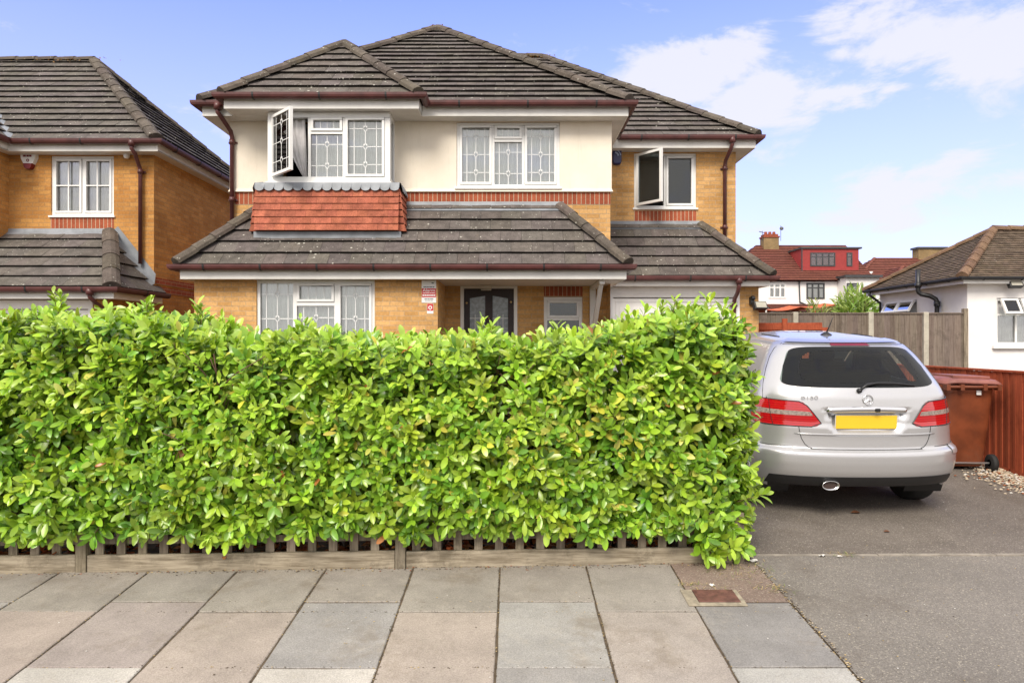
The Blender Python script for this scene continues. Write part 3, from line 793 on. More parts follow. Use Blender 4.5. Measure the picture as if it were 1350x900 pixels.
roof_face(rf, [(4.67, 12.447, el), (4.67, 13.6, el), (4.33, 13.6, el + .37), (3.655, 13.46, tl)], .272, .33)
ro = rf.build('garage_roof', [M['roof'], M['dark']], H)
cp = Ridge(); caps(cp, (4.64, 12.40, el + .04), (3.64, 13.46, tl), w=.11, seg=.36); cp.build('ridge', [M['cap']], ro)
lm_ = MB(); flash(1.67, 3.64, 13.46, tl - .02, 1.088); lm_.build('flashing', M['lead'], ro)
# soffits / fascias / gutters
sf = MB()
sf.box(-5.03, 11.30, ZS, 1.89, YW + .2, ZS + .02); sf.box(-4.53, 10.94, ZS + .001, -1.465, 11.30, ZS + .021); sf.box(-5.03, YW, ZS + .002, 4.61, 20.8, ZS + .022); sf.box(1.9, 13.16, ZS + .003, 4.61, YW, ZS + .023)
sf.box(-5.09, 10.67, 2.512, 1.755, YP + .3, 2.532); sf.box(1.66, 12.5, 2.552, 4.63, YGa + .1, 2.572)
sf.build('soffit', M['soffit'], H)
fascia(H, [(-5.03, 20.9), (-5.03, 11.29), (-4.53, 11.29)], ZS - .005, 5.37)
fascia(H, [(-4.53, 11.32), (-4.53, 10.93), (-1.465, 10.93), (-1.465, 11.29)], ZS - .005, 5.37)
fascia(H, [(-1.46, 11.29), (1.89, 11.29), (1.89, 13.15)], ZS - .005, 5.37); fascia(H, [(1.90, 13.15), (4.61, 13.15), (4.61, 20.9)], ZS - .005, 5.37)
fascia(H, [(-5.09, 11.6), (-5.09, 10.66), (1.755, 10.66), (1.755, 11.9)], 2.505, 2.67); fascia(H, [(1.66, 12.487), (4.63, 12.487), (4.63, 13.6)], 2.545, 2.67)
gutter(H, [(-5.05, 20.9), (-5.05, 11.27), (-4.60, 11.27)], 5.385); gutter(H, [(-4.55, 11.3), (-4.55, 10.91), (-1.445, 10.91), (-1.445, 11.25)], 5.385)
gutter(H, [(-1.40, 11.27), (1.91, 11.27), (1.91, 13.05)], 5.385); gutter(H, [(1.99, 13.13), (4.63, 13.13), (4.63, 20.9)], 5.385)
gutter(H, [(-5.11, 11.5), (-5.11, 10.64), (1.775, 10.64), (1.775, 11.6)], 2.685); gutter(H, [(1.70, 12.467), (4.65, 12.467), (4.65, 13.5)], 2.685)
def downpipe(par, pts, r=.036, mat='gutter', clipz=()):
    mb = MB(); mb.tube(pts, r, 12)
    for z in clipz:
        p = pts[-1]; mb.tube([(p[0], p[1], z - .04), (p[0], p[1], z + .04)], r * 1.28, 12); mb.box(p[0] - .075, p[1] + r, z - .015, p[0] + .075, p[1] + .05, z + .015)
    mb.tube([(pts[0][0], pts[0][1], pts[0][2] - .05), (pts[0][0], pts[0][1], pts[0][2] + .06)], r * 1.7, 10)
    return mb.build('downpipe', M[mat], par, smooth=True)
downpipe(H, [(-4.74, 11.20, 5.33), (-4.74, 11.20, 5.24), (-4.70, 11.26, 5.17), (-4.645, 11.48, 5.02), (-4.64, 11.53, 4.93), (-4.64, 11.53, 3.2)], clipz=(4.85, 3.9))
downpipe(H, [(4.14, 13.07, 5.33), (4.14, 13.07, 5.25), (4.13, 13.12, 5.18), (4.10, 13.34, 5.02), (4.10, 13.40, 4.93), (4.10, 13.40, 3.3)], clipz=(4.88, 3.75))
downpipe(H, [(4.05, 12.41, 2.63), (4.05, 12.41, 2.52), (4.05, 12.5, 2.42), (4.055, 12.66, 2.33), (4.055, 12.70, 2.25), (4.055, 12.70, .5)], clipz=(2.2, 1.6))
# gallows bracket of the porch roof
gbk = MB(); bxx = 1.40
gbk.box(bxx - .05, YP - .07, 1.2, bxx + .05, YP - .002, 2.50); 
def bar3(mb, a, b, w, h, m=0):
    a, b = Vector(a), Vector(b); d = (b - a).normalized(); s = d.cross(Vector((0, 0, 1))); s = (s if s.length > 1e-4 else Vector((1, 0, 0))).normalized(); u = s.cross(d)
    c = [p + s * sx * w / 2 + u * sz * h / 2 for p in (a, b) for sz in (-1, 1) for sx in (-1, 1)]
    mb._hex([c[0], c[1], c[4], c[5], c[2], c[3], c[6], c[7]], m, WHITE)
bar3(gbk, (bxx, YP - .05, 1.62), (bxx, 10.95, 2.47), .07, .07); gbk.box(bxx - .04, 10.80, 2.44, bxx + .04, YP - .075, 2.508)
gbk.build('porch_bracket', M['upvc'], H, bevel=.004)

# windows
# middle upper
window(H, frame_at((mx0, Y1r), (1, 0), (0, -1)), 0, mx1 - mx0, 4.115, 5.20,
       [(0, .345, 0, 1, 's', 3), (.345, .655, 0, .745, 'f', 2), (.345, .655, .745, 1, 's', 0), (.655, 1, 0, 1, 's', 3)])
# living room
window(H, frame_at((lx0, YL), (1, 0), (0, -1)), 0, lx1 - lx0, 1.26, 2.51,
       [(0, .31, 0, 1, 'f', 3), (.31, .68, 0, .72, 'f', 2), (.31, .68, .72, 1, 's', 0), (.68, 1, 0, 1, 's', 3)], bar=.06)
# porch small window
window(H, frame_at((vx0, YP), (1, 0), (0, -1)), 0, vx1 - vx0, 1.3, 2.325,
       [(0, 1, 0, .64, 'f', 0), (0, 1, .64, 1, 's', 0)], lead=False, glass='darkglass', curtain=None, fw=.06)
# wing window: left open, right sash
wW = window(H, frame_at((wx0, YW), (1, 0), (0, -1)), 0, wx1 - wx0, 4.13, 5.19, [(0, .5, 0, 1, 'o', 0), (.5, 1, 0, 1, 's', 0)], lead=False, glass='darkglass', curtain=None)
casement(wW, (wx0 + .05, YW - .03), 50, .60, 4.165, 5.16, glass='darkglass')
# bay window box
bY = 11.1; bx0, bx1 = X1(353, bY), X1(514, bY)
lw = (X1(410, bY) - bx0) / (bx1 - bx0)
BW = window(H, frame_at((bx0, bY), (1, 0), (0, -1)), 0, bx1 - bx0, 4.09, 5.205,
            [(0, .325, 0, 1, 'o', 3), (.325, .635, 0, .745, 'f', 2), (.325, .635, .745, 1, 's', 0), (.635, 1, 0, 1, 's', 3)], fw=.085, set_=0, curtain=None, sill=True, name='bay_window')
cmb = MB(); Fb = frame_at((bx0, bY), (1, 0), (0, -1))
sheet(cmb, Fb, .72, bx1 - bx0 - .03, 4.1, 5.2, -.16)
# drawn-aside drape hanging in the open light
G = []
for i in range(14):
    z = 5.19 - 1.09 * i / 13; row = []
    for j in range(24):
        s = j / 23; t_ = i / 13
        a = .16 + .05 * t_ + t_ ** 1.6 * .38; b_ = .56 + .04 * t_
        row.append(Fb(a + (b_ - a) * s, z, -.11 + .02 * math.sin(s * 22 + t_ * 2)))
    G.append(row)
cmb.grid(G, m=1)
cmb.build('curtain', [M['curtain'], M['drape']], BW, smooth=True)
casement(BW, (bx0 + .085, bY - .02), 46, .64, 4.17, 5.14, lead=3)
# bay cheeks (side lights)
for sx, xx in ((1, bx1), (-1, bx0)):
    mb = MB(); o = (sx, 0)
    Fr2 = frame_at((xx, bY + .073 + (0 if sx > 0 else .40)), (0, 1 if sx > 0 else -1), o)
    for bxs in ((0, .08, 4.09, 5.203), (.32, .40, 4.09, 5.203), (.08, .32, 4.09, 4.17), (.08, .32, 5.12, 5.203)): mb.fbox(Fr2, *bxs, -.06, -.001)
    mb.fbox(Fr2, .08, .32, 4.17, 5.12, -.035, -.028, m=1); mb.fbox(Fr2, .02, .39, 4.1, 5.2, -.10, -.095, m=2)
    mb.build('side_light', [M['upvc'], M['glass'], M['curtain']], BW)
# tile hung apron
ap = MB(); ax0, ax1 = -4.06, -1.79; ay = 11.035
def apron_face(p0, p1, flip=1):
    p0 = Vector(p0); p1 = Vector(p1); d = (p1 - p0); L = d.length; d.normalize(); o = Vector((d.y, -d.x)); n = max(2, round(L / .165)); tw = L / n
    rows = 6; z0 = 3.30; z1 = 3.95; hgt = (z1 - z0) / rows
    for r in range(rows):
        off = -.5 * tw if r % 2 else 0
        for j in range(n + 1):
            a0 = max(0, off + j * tw) + .001; a1 = min(L, off + (j + 1) * tw) - .001
            if a1 - a0 < .01: continue
            zl = z0 + r * hgt; zh = zl + hgt + .02; Fq = frame_at(p0, d, o)
            db = .028 - .0 * r + random.uniform(-.003, .003); dt = .002; flare = .014 * (rows - r)
            c = [Fq(a0, zl, db + flare), Fq(a1, zl, db + flare + random.uniform(-.002, .002)), Fq(a1, zh, dt + flare - .01), Fq(a0, zh, dt + flare - .01)]
            c2 = [Fq(a0, zl + .002, -.005), Fq(a1, zl + .002, -.005)]
            tt = rt(.13); ap.face(c, tint=tt); ap.face([c2[0], c2[1], c[1], c[0]], tint=tt)
            ap.face([c2[0], c[0], c[3], Fq(a0, zh, -.005)], tint=tt); ap.face([c2[1], Fq(a1, zh, -.005), c[2], c[1]], tint=tt)
apron_face((ax0, ay), (ax1, ay)); apron_face((ax1, ay), (ax1, 11.6)); apron_face((ax0, 11.6), (ax0, ay))
ap.box(ax0 + .004, ay + .004, 3.29, ax1 - .004, 11.6, 4.05, m=1)
apo = ap.build('tile_hanging', [M['clay'], M['dark']], H)
ls = MB()
def scallop(p0, p1):
    p0 = Vector(p0); p1 = Vector(p1); d = (p1 - p0); L = d.length; d.normalize(); o = Vector((d.y, -d.x)); Fq = frame_at(p0, d, o)
    n = max(2, round(L / .155)); step = L / n; N = n * 12
    up = []; lo = []
    for i in range(N + 1):
        a = L * i / N; ph = (a / step) % 1.0
        z = 3.985 - .055 * math.sqrt(max(0, 1 - (2 * ph - 1) ** 2))
        up.append(Fq(a, 4.065, .012)); lo.append(Fq(a, z, .045))
    ls.grid([lo, up])
    ls.grid([[p + Vector((0, 0, 0)) for p in up], [Fq(L * i / N, 4.075, -.12) for i in range(N + 1)]])
scallop((ax0 - .01, ay - .01), (ax1 + .01, ay - .01)); scallop((ax1 + .01, ay - .01), (ax1 + .01, 11.6)); scallop((ax0 - .01, 11.6), (ax0 - .01, ay - .01))
ls.box(ax0 - .03, ay - .03, 3.10, ax1 + .03, 11.58, 3.286)
ls.build('flashing', M['lead'], apo)
# front door
D = MB(); Fd = frame_at((dx0, YP), (1, 0), (0, -1)); dw = dx1 - dx0
D.fbox(Fd, 0, .06, ZG, 2.525, -.08, .005); D.fbox(Fd, dw - .06, dw, ZG, 2.525, -.08, .005); D.fbox(Fd, .06, dw - .06, 2.47, 2.525, -.08, .005)
fr_o = D.build('door_frame', M['upvc'], H, bevel=.004)
D = MB(); a, b = .062, dw - .062; zt = 2.468; mid = (a + b) / 2
D.fbox(Fd, a, b, 2.36, zt, -.07, -.02); D.fbox(Fd, a, a + .10, ZG, 2.36, -.07, -.02); D.fbox(Fd, b - .10, b, ZG, 2.36, -.07, -.02); D.fbox(Fd, mid - .065, mid + .065, ZG, 2.36, -.07, -.02)
D.fbox(Fd, a + .1, b - .1, ZG, 1.25, -.065, -.025)
for (p, q, r1, r2) in ((a + .10, mid - .065, 2.30, 2.345), (mid + .065, b - .10, 2.345, 2.30)):
    D.face([Fd(p, r1, -.021), Fd(q, r2, -.021), Fd(q, 2.37, -.021), Fd(p, 2.37, -.021)])
for (p, q) in ((a + .10, mid - .065), (mid + .065, b - .10)):
    D.fbox(Fd, p, q, 1.25, 2.37, -.05, -.042, m=1)
    for fz in (1.5, 1.72, 1.95): D.fbox(Fd, p, q, fz, fz + .008, -.041, -.038, m=2)
    for fu in (.33, .66): D.fbox(Fd, p + (q - p) * fu, p + (q - p) * fu + .007, 1.25, 2.02, -.041, -.038, m=2)
frosted = plain('frosted_glass', (.20, .235, .25), .12, var=.25, scale=18)
dr = D.build('front_door', [M['door'], frosted, M['came']], H)
for zf in (1.95, 1.86, 1.80):
    hm = MB(); hm.lathe(Fd(mid, zf, -.02), (0, -1, 0), [(0, .016), (.012, .016), (.02, .008), (.021, 0)], 14); hm.build('knob', M['brass'], dr, smooth=True)
for uu, zf in ((a + .045, 2.22), (b - .05, 2.235)):
    hm = MB(); hm.lathe(Fd(uu, zf, -.02), (0, -1, 0), [(0, .02), (.008, .02), (.014, .012), (.015, 0)], 14); hm.build('stud_plate', M['brass'], dr, smooth=True)
# garage door
D = MB(); Fq = frame_at((gx0, YGa), (1, 0), (0, -1)); gw = gx1 - gx0
D.fbox(Fq, 0, .07, ZG, 2.57, -.08, .01); D.fbox(Fq, gw - .07, gw, ZG, 2.57, -.08, .01); D.fbox(Fq, .07, gw - .07, 2.36, 2.57, -.08, .01); D.fbox(Fq, .0, gw, 2.42, 2.435, .01, .022)
gd = D.build('garage_frame', M['gdoor'], H, bevel=.004)
D = MB(); D.fbox(Fq, .075, gw - .075, ZG + .02, 2.345, -.075, -.035)
D.fbox(Fq, .12, gw - .12, 2.27, 2.30, -.035, -.028); D.fbox(Fq, .12, .15, ZG + .1, 2.27, -.035, -.028); D.fbox(Fq, gw - .15, gw - .12, ZG + .1, 2.27, -.035, -.028)
for k in range(3):
    for zz0 in (ZG + .12, 1.35):
        D.fbox(Fq, .2 + k * (gw - .35) / 3, .2 + (k + .88) * (gw - .35) / 3, zz0, zz0 + .82, -.035, -.026)
D.build('garage_door', M['gdoor'], H, bevel=.006)

# ---------- small things on the main house
def alarm_blue():
    t = thing('alarm_box', 'navy blue burglar alarm box with pale curved stripes, under the eaves beside the open window', 'alarm box', (X1(813, YW), YW, 4.62))
    x0, x1, z0, z1 = X1(807, YW), X1(819, YW), 1.55 + (450 - 218) * YW / F_PX, 1.55 + (450 - 195) * YW / F_PX
    mb = MB(); xm = (x0 + x1) / 2; w = (x1 - x0) / 2; zc = (z0 + z1) / 2; h = (z1 - z0) / 2
    G = []
    for i in range(9):
        k = i / 8; d = .085 * math.sin(k * math.pi / 2) if i else 0; s = 1 - .16 * k ** 3
        ring = []
        for j in range(33):
            a_ = 2 * math.pi * j / 32; ca, sa = math.cos(a_), math.sin(a_)
            rx = abs(ca) ** .45 * (1 if ca > 0 else -1); rz = abs(sa) ** .45 * (1 if sa > 0 else -1)
            ring.append(Vector((xm + rx * w * s, YW - .002 - d, zc + rz * h * s)))
        G.append(ring)
    mb.grid(G, flip=True); mb.face(G[-1][:-1])
    mb.build('casing', M['navy'], t, smooth=False, weld=True)
    st = MB()
    for r0, r1_ in ((.055, .085), (.105, .125)):
        up, lo = [], []
        for k in range(14):
            a_ = math.pi * (.05 + .42 * k / 13)
            up.append(Vector((xm - .05 + r1_ * math.cos(a_), YW - .0905, zc - .02 + r1_ * 1.1 * math.sin(a_)))); lo.append(Vector((xm - .05 + r0 * math.cos(a_), YW - .0905, zc - .02 + r0 * 1.1 * math.sin(a_))))
        st.grid([lo, up])
    st.box(xm - w * .7, YW - .0915, zc + .115, xm + w * .7, YW - .0865, zc + .135)
    st.build('stripe', M['paleblue'], t)
alarm_blue()
def sign():
    x0, x1 = X1(556, YL), X1(575, YL); zt = 1.55 + (450 - 369.5) * YL / F_PX; zb_ = 1.55 + (450 - 399) * YL / F_PX
    t = thing('alarm_sign', 'white and red alarm warning sign fixed to the brick beside the porch', 'sign', ((x0 + x1) / 2, YL, zb_))
    mb = MB(); mb.box(x0, YL - .006, zb_, x1, YL, zt); mb.box(x0 + .002, YL - .008, zb_ + .085, x1 - .002, YL - .006, zt - .125, m=1)
    mb.box(x0 + .155, YL - .0075, zt - .05, x0 + .19, YL - .006, zt - .035, m=2, )
    mb.build('plate', [M['signwhite'], M['signred'], M['black']], t)
    xm = (x0 + x1) / 2
    zr_ = zt - .125
    text('lettering', 'Alarm', .068, (xm, YL - .009, zr_ - .032), M['signwhite'], t, sx=1.15)
    def dashes(z, h, ws, m_, y=.0095):
        tw_ = sum(ws) + .006 * (len(ws) - 1); x = xm - tw_ / 2; q = MB()
        for w_ in ws: q.box(x, YL - y, z - h / 2, x + w_, YL - .006, z + h / 2); x += w_ + .006
        q.build('print_line', M[m_], t)
    dashes(zr_ - .072, .009, (.045, .05, .02, .055), 'signwhite'); dashes(zr_ - .108, .022, (.03, .026, .03, .024, .03, .028), 'signwhite')
    dashes(zt - .105, .014, (.05, .03, .045, .03), 'slate', .0075); dashes(zb_ + .058, .012, (.04, .035, .05), 'slate', .0075); dashes(zb_ + .032, .007, (.03, .05, .03), 'slate', .0075)
    t2 = thing('warning_sticker', 'small red and white square notice below the alarm sign', 'sign', (xm + .02, YL, zb_ - .15))
    mb = MB(); xq = xm + .02; mb.box(xq - .05, YL - .004, zb_ - .17, xq + .05, YL, zb_ - .012); mb.box(xq - .047, YL - .0055, zb_ - .125, xq + .047, YL - .004, zb_ - .015, m=1)
    mb.lathe((xq, YL - .0056, zb_ - .075), (0, -1, 0), [(0, .03), (.001, .03), (.001, .016), (0, .016)], 20, m=0); mb.box(xq - .006, YL - .0066, zb_ - .115, xq + .006, YL - .0056, zb_ - .1, m=0)
    mb.build('plate', [M['signwhite'], M['signred']], t2)
sign()
def porch_light():
    t = thing('porch_light', 'cream rectangular bulkhead light above the dark front door', 'light', (X1(641, YP), YP, 2.42))
    xx = X1(641, 11.9); mb = MB(); mb.box(xx - .1, 11.86, 2.455, xx + .1, 12.0, 2.508); mb.build('lamp_body', M['soffit'], t, bevel=.008)
    mb = MB(); mb.box(xx - .09, 11.87, 2.42, xx + .09, 11.99, 2.456); mb.build('lens', M['lamplens'], t, bevel=.012)
porch_light()
def flood(x, y, z, s=1, label='', rot=0, big=False):
    t = thing('security_light', label, 'light', (x, y, z)); mb = MB()
    T = Matrix.Translation((x, y, z)) @ Matrix.Rotation(rot, 4, 'Z')
    mb.box(-.035 * s, -.05 * s, -.02 * s, .035 * s, 0, .1 * s, T=T); mb.box(-.012 * s, -.12 * s, .0, .012 * s, -.05 * s, .02 * s, T=T)
    mb.build('bracket', M['black'], t, bevel=.004)
    T2 = T @ Matrix.Translation((0.05 * s, -.17 * s, -.04 * s)) @ Matrix.Rotation(R(-25), 4, 'X')
    mb = MB(); mb.box(-.11 * s, -.03 * s, -.065 * s, .11 * s, .05 * s, .065 * s, T=T2); mb.build('lamp_body', M['black'], t, bevel=.008)
    mb = MB(); mb.box(-.09 * s, -.036 * s, -.048 * s, .09 * s, -.031 * s, .048 * s, T=T2); mb.build('lens', M['lamplens'], t)
    mb = MB(); mb.lathe(T @ Vector((-.0, -.06 * s, .085 * s)), T.to_3x3() @ Vector((0, -1, -.2)), [(-.03 * s, .035 * s), (.0, .038 * s), (.025 * s, .025 * s), (.032 * s, 0)], 14); mb.build('sensor', M['black'], t, smooth=True)
flood(X1(990, YGa) , YGa, 1.55 + 52 * YGa / F_PX - .03, 1.15, 'black floodlight with square lens on the brick pier right of the garage', rot=.25)

# ------------------------------------------------------------------ LEFT NEIGHBOUR HOUSE
N = thing('neighbour_house', 'orange brick house with grey tiled roof and small paned window, left of the gap', 'house', (-9.5, 12.9, gz(12)))
en = 5.19; Sn = .897; nY = 12.9; nX = -6.64
wb = MB()
nwx0, nwx1 = X1(67, nY), X1(150, nY)
wall(wb, (-9.33, nY), (nX, nY), ZG - .1, 5.02, [(nwx0 + 9.33, nwx1 + 9.33, 3.87, 4.99)])
wall(wb, (nX, nY), (nX, 19), 0.2, 5.02); wall(wb, (-9.33, 12.3), (-9.33, nY), 3.0, 5.02); wall(wb, (-14, 12.3), (-9.33, 12.3), 3.0, 5.02)
wall(wb, (nX, 18.6), (-14, 18.6), .2, 5.02)
nLY = 11.78
wall(wb, (-14, nLY), (-6.80, nLY), .2, 2.27, [(2.4, 6.90, .2, 2.26)]); wall(wb, (-6.80, nLY), (-6.80, nY), .2, 2.27)
wb.build('wall', M['nbrick'], N)
soldier(N, (nwx0, nY), (nwx1, nY), 3.64, 3.855)
mb = MB()
for k, z in enumerate((2.62, 2.46)):
    mb.box(nX - .01, 12.96, z, nX + .012 + .012 * (1 - k), 18.5, z + .075 * 1.6)
for i, f in enumerate(mb.f): mb.uv[i] = [(mb.v[k][1], mb.v[k][2]) for k in f]
mb.build('string_course', M['redbrick'], N)
rf = MB(); zr = en + 2.92 * Sn; A = (-9.31, 15.52, zr)
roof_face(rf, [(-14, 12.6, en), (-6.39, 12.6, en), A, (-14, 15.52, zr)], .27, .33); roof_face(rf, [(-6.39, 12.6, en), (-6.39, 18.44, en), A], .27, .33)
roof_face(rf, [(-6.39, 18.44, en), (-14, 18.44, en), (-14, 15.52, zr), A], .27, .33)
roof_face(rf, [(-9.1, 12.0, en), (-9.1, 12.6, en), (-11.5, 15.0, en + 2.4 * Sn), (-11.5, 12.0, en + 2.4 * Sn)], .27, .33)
nro = rf.build('roof', [M['nroof'], M['dark']], N)
cp = Ridge(); caps(cp, (-6.42, 12.55, en + .03), A, w=.13); caps(cp, A, (-14, 15.52, zr)); caps(cp, (-6.42, 18.4, en + .03), A); 
cp.build('ridge', [M['cap']], nro)
lm_ = MB(); bar3(lm_, (-9.12, 12.58, en + .05), (-10.3, 13.76, en + 1.2 * Sn), .30, .02); lm_.build('valley', M['lead'], nro)
rf = MB(); roof_face(rf, [(-14, 11.45, 2.44), (-6.54, 11.45, 2.44), (-7.456, 12.9, 3.576), (-14, 12.9, 3.576)], .31, .33)
roof_face(rf, [(-6.54, 11.45, 2.44), (-6.54, 13.1, 2.44), (-6.64, 13.1, 2.56), (-7.456, 12.9, 3.576)], .31, .33)
nlo = rf.build('garage_roof', [M['nroof'], M['dark']], N)
cp = Ridge(); caps(cp, (-6.57, 11.42, 2.46), (-7.456, 12.9, 3.59), w=.13, seg=.5); cp.build('ridge', [M['cap']], nlo)
lm_ = MB(); flash(-14, -7.5, 12.9, 3.55, .783)
P = [Vector((-7.40, 12.885, 3.60)), Vector((-6.62, 12.885, 2.62)), Vector((-6.60, 12.885, 2.80)), Vector((-7.30, 12.885, 3.68))]
lm_.build('flashing', M['lead'], nlo); lm_ = MB(); lm_.face(P); lm_.face([Vector((-7.46, 12.75, 3.56)), Vector((-6.64, 12.75, 2.56)), P[1], P[0]])
lm_.build('flashing', M['lead'], nlo)
sf = MB(); sf.box(-14, 12.64, 5.005, -6.43, 19, 5.02); sf.box(-14, 12.04, 5.006, -9.14, 12.64, 5.021); sf.box(-14, 11.50, 2.265, -6.59, nY, 2.28); sf.build('soffit', M['soffit'], N)
fascia(N, [(-9.14, 12.05), (-9.14, 12.63), (-6.43, 12.63), (-6.43, 18.5)], 5.0, 5.15); fascia(N, [(-14, 11.49), (-6.58, 11.49), (-6.58, 13.1)], 2.258, 2.40)
gutter(N, [(-9.12, 12.0), (-9.12, 12.61), (-6.41, 12.61), (-6.41, 18.5)], 5.165); gutter(N, [(-14, 11.47), (-6.56, 11.47), (-6.56, 13.15)], 2.41)
downpipe(N, [(X1(172, 12.5), 12.54, 5.12), (X1(172, 12.5), 12.54, 5.02), (-6.83, 12.6, 4.95), (-6.87, 12.78, 4.82), (X1(185, 12.83), 12.83, 4.72), (X1(185, 12.83), 12.83, 2.98)], clipz=(4.68,))
downpipe(N, [(X1(118, 11.4), 11.41, 2.36), (X1(118, 11.4), 11.41, 2.28), (-6.88, 11.5, 2.18), (-6.84, 11.68, 2.08), (-6.82, 11.72, 2.0), (-6.82, 11.72, .6)])
nW = window(N, frame_at((nwx0, nY), (1, 0), (0, -1)), 0, nwx1 - nwx0, 3.88, 4.99, [(0, .5, 0, 1, 's', 0), (.5, 1, 0, 1, 's', 0)], lead=False, glass='glass', curtain='drape', cdepth=.05)
mb = MB(); Fn = frame_at((nwx0, nY), (1, 0), (0, -1)); W_ = nwx1 - nwx0
for c_ in (.25, .75): 
    u = .05 + (W_ - .1) * (c_ + (.0)); mb.fbox(Fn, u - .011, u + .011, 3.97, 4.90, -.035, -.015)
for a_, b_ in ((.09, W_ / 2 - .05), (W_ / 2 + .05, W_ - .09)): mb.fbox(Fn, a_, b_, 4.43, 4.452, -.036, -.014)
mb.build('glazing_bar', M['upvc'], nW)
mb = MB(); Fq = frame_at((-11.6, nLY), (1, 0), (0, -1)); gw = 4.50
mb.fbox(Fq, 0, .06, .2, 2.25, -.08, .01); mb.fbox(Fq, gw - .07, gw, .2, 2.25, -.08, .01); mb.fbox(Fq, .06, gw - .07, 2.10, 2.25, -.08, .01)
mb.build('garage_frame', M['gdoor'], N, bevel=.004)
mb = MB(); mb.fbox(Fq, .065, gw - .075, .22, 2.085, -.07, -.03); 
for k in range(5): mb.fbox(Fq, .2 + k * .85, .2 + k * .85 + .7, 1.2, 1.95, -.03, -.022)
mb.build('garage_door', M['gdoor'], N, bevel=.006)
def alarm_white():
    t = thing('alarm_box', 'white shield shaped alarm box with dark red base on the left house', 'alarm box', (X1(40, nY), nY, 4.75))
    k = nY / F_PX; zt = 1.55 + 247 * k; zb_ = 1.55 + 228 * k; xm = X1(40.5, nY); w = 10.5 * k
    out = [(-w, zt), (w, zt), (w * .95, zt - .10), (w * .62, zb_ + .07), (w * .40, zb_ + .03), (-w * .40, zb_ + .03), (-w * .62, zb_ + .07), (-w * .95, zt - .10)]
    def pr(mb, pts, d0, d1, s=.92):
        a = [Vector((xm + x, nY - d0, z)) for x, z in pts]; zc = sum(z for _, z in pts) / len(pts)
        b = [Vector((xm + x * s, nY - d1, zc + (z - zc) * s)) for x, z in pts]
        mb.face(b)
        for i in range(len(a)): q = (i + 1) % len(a); mb.face([a[i], a[q], b[q], b[i]])
    mb = MB(); pr(mb, out, 0, .08); mb.build('casing', M['signwhite'], t)
    mb = MB(); pr(mb, [(w * .60, zb_ + .075), (w * .45, zb_ + .0), (w * .25, zb_ - .03), (-w * .25, zb_ - .03), (-w * .45, zb_ + .0), (-w * .60, zb_ + .075)], 0, .095); mb.build('lens', M['maroon'], t)
    mb = MB()
    for (a_, b_) in ((-.085, -.035), (-.022, .02), (.028, .07)): mb.box(xm + a_, nY - .084, zt - .075, xm + b_, nY - .079, zt - .04)
    mb.build('print_line', M['maroon'], t)
    mb = MB(); mb.lathe((xm, nY - .081, zt - .14), (0, -1, 0), [(0, .028), (.001, .028), (.001, .012), (0, .012)], 16); mb.build('emblem', M['maroon'], t)
alarm_white()
def dome():
    t = thing('motion_sensor', 'small white dome sensor under the eaves right of the paned window', 'sensor', (X1(166, 12.8), 12.85, 4.94)); mb = MB()
    mb.lathe((X1(166, 12.8), 12.82, 5.005), (0, 0, -1), [(0, .05), (.03, .055), (.06, .05), (.085, .03), (.09, 0)], 16); mb.build('casing', M['signwhite'], t, smooth=True)
dome()

# ------------------------------------------------------------------ BUNGALOW
Bn = thing('bungalow', 'white rendered bungalow with brown tiled hipped roof behind the fences', 'house', (12, 17.5, .5))
bY_ = 16.5; bX = 10.8; eb = 3.04; Sb_ = .65
wb = MB()
fx0, fx1 = X1(1314, bY_), X1(1314, bY_) + 2.3
wall(wb, (bX, bY_), (18, bY_), .45, 2.93, [(fx0 - bX, fx1 - bX, 1.47, 2.58)], rev=.09)
wall(wb, (bX, 20.4), (bX, bY_), .45, 2.93, [(.4, 1.85, 2.28, 2.66)], rev=.09)
wall(wb, (18, 20.4), (bX, 20.4), .45, 2.93); wall(wb, (18, bY_), (18, 20.4), .45, 2.93)
wb.build('wall', M['white_render'], Bn)
rf = MB(); A = (12.77, 18.47, eb + 2.27 * Sb_); A2 = (16.5, 18.47, eb + 2.27 * Sb_)
roof_face(rf, [(10.5, 16.2, eb), (18.7, 16.2, eb), A2, A], .105, .165, .016, .22); roof_face(rf, [(10.5, 20.74, eb), (10.5, 16.2, eb), A], .105, .165, .016, .22)
roof_face(rf, [(18.7, 20.74, eb), (10.5, 20.74, eb), A, A2], .21, .33, .016, .22)
bro = rf.build('roof', [M['broof'], M['dark']], Bn)
cp = Ridge(); caps(cp, (10.47, 16.17, eb + .03), A, w=.12, h=.10); caps(cp, A, A2, h=.10); caps(cp, (10.47, 20.7, eb + .02), A, w=.1); cp.build('ridge', [roof_mat('brown_ridge', (.17, .105, .065), .3, .5)], bro)
sf = MB(); sf.box(10.55, 16.25, 2.925, 18.5, 20.7, 2.94); sf.build('soffit', M['fascia'], Bn)
fascia(Bn, [(10.54, 20.7), (10.54, 16.24), (18.5, 16.24)], 2.90, 3.02); gutter(Bn, [(10.52, 20.7), (10.52, 16.22), (18.5, 16.22)], 3.03, mat='black', s=.9)
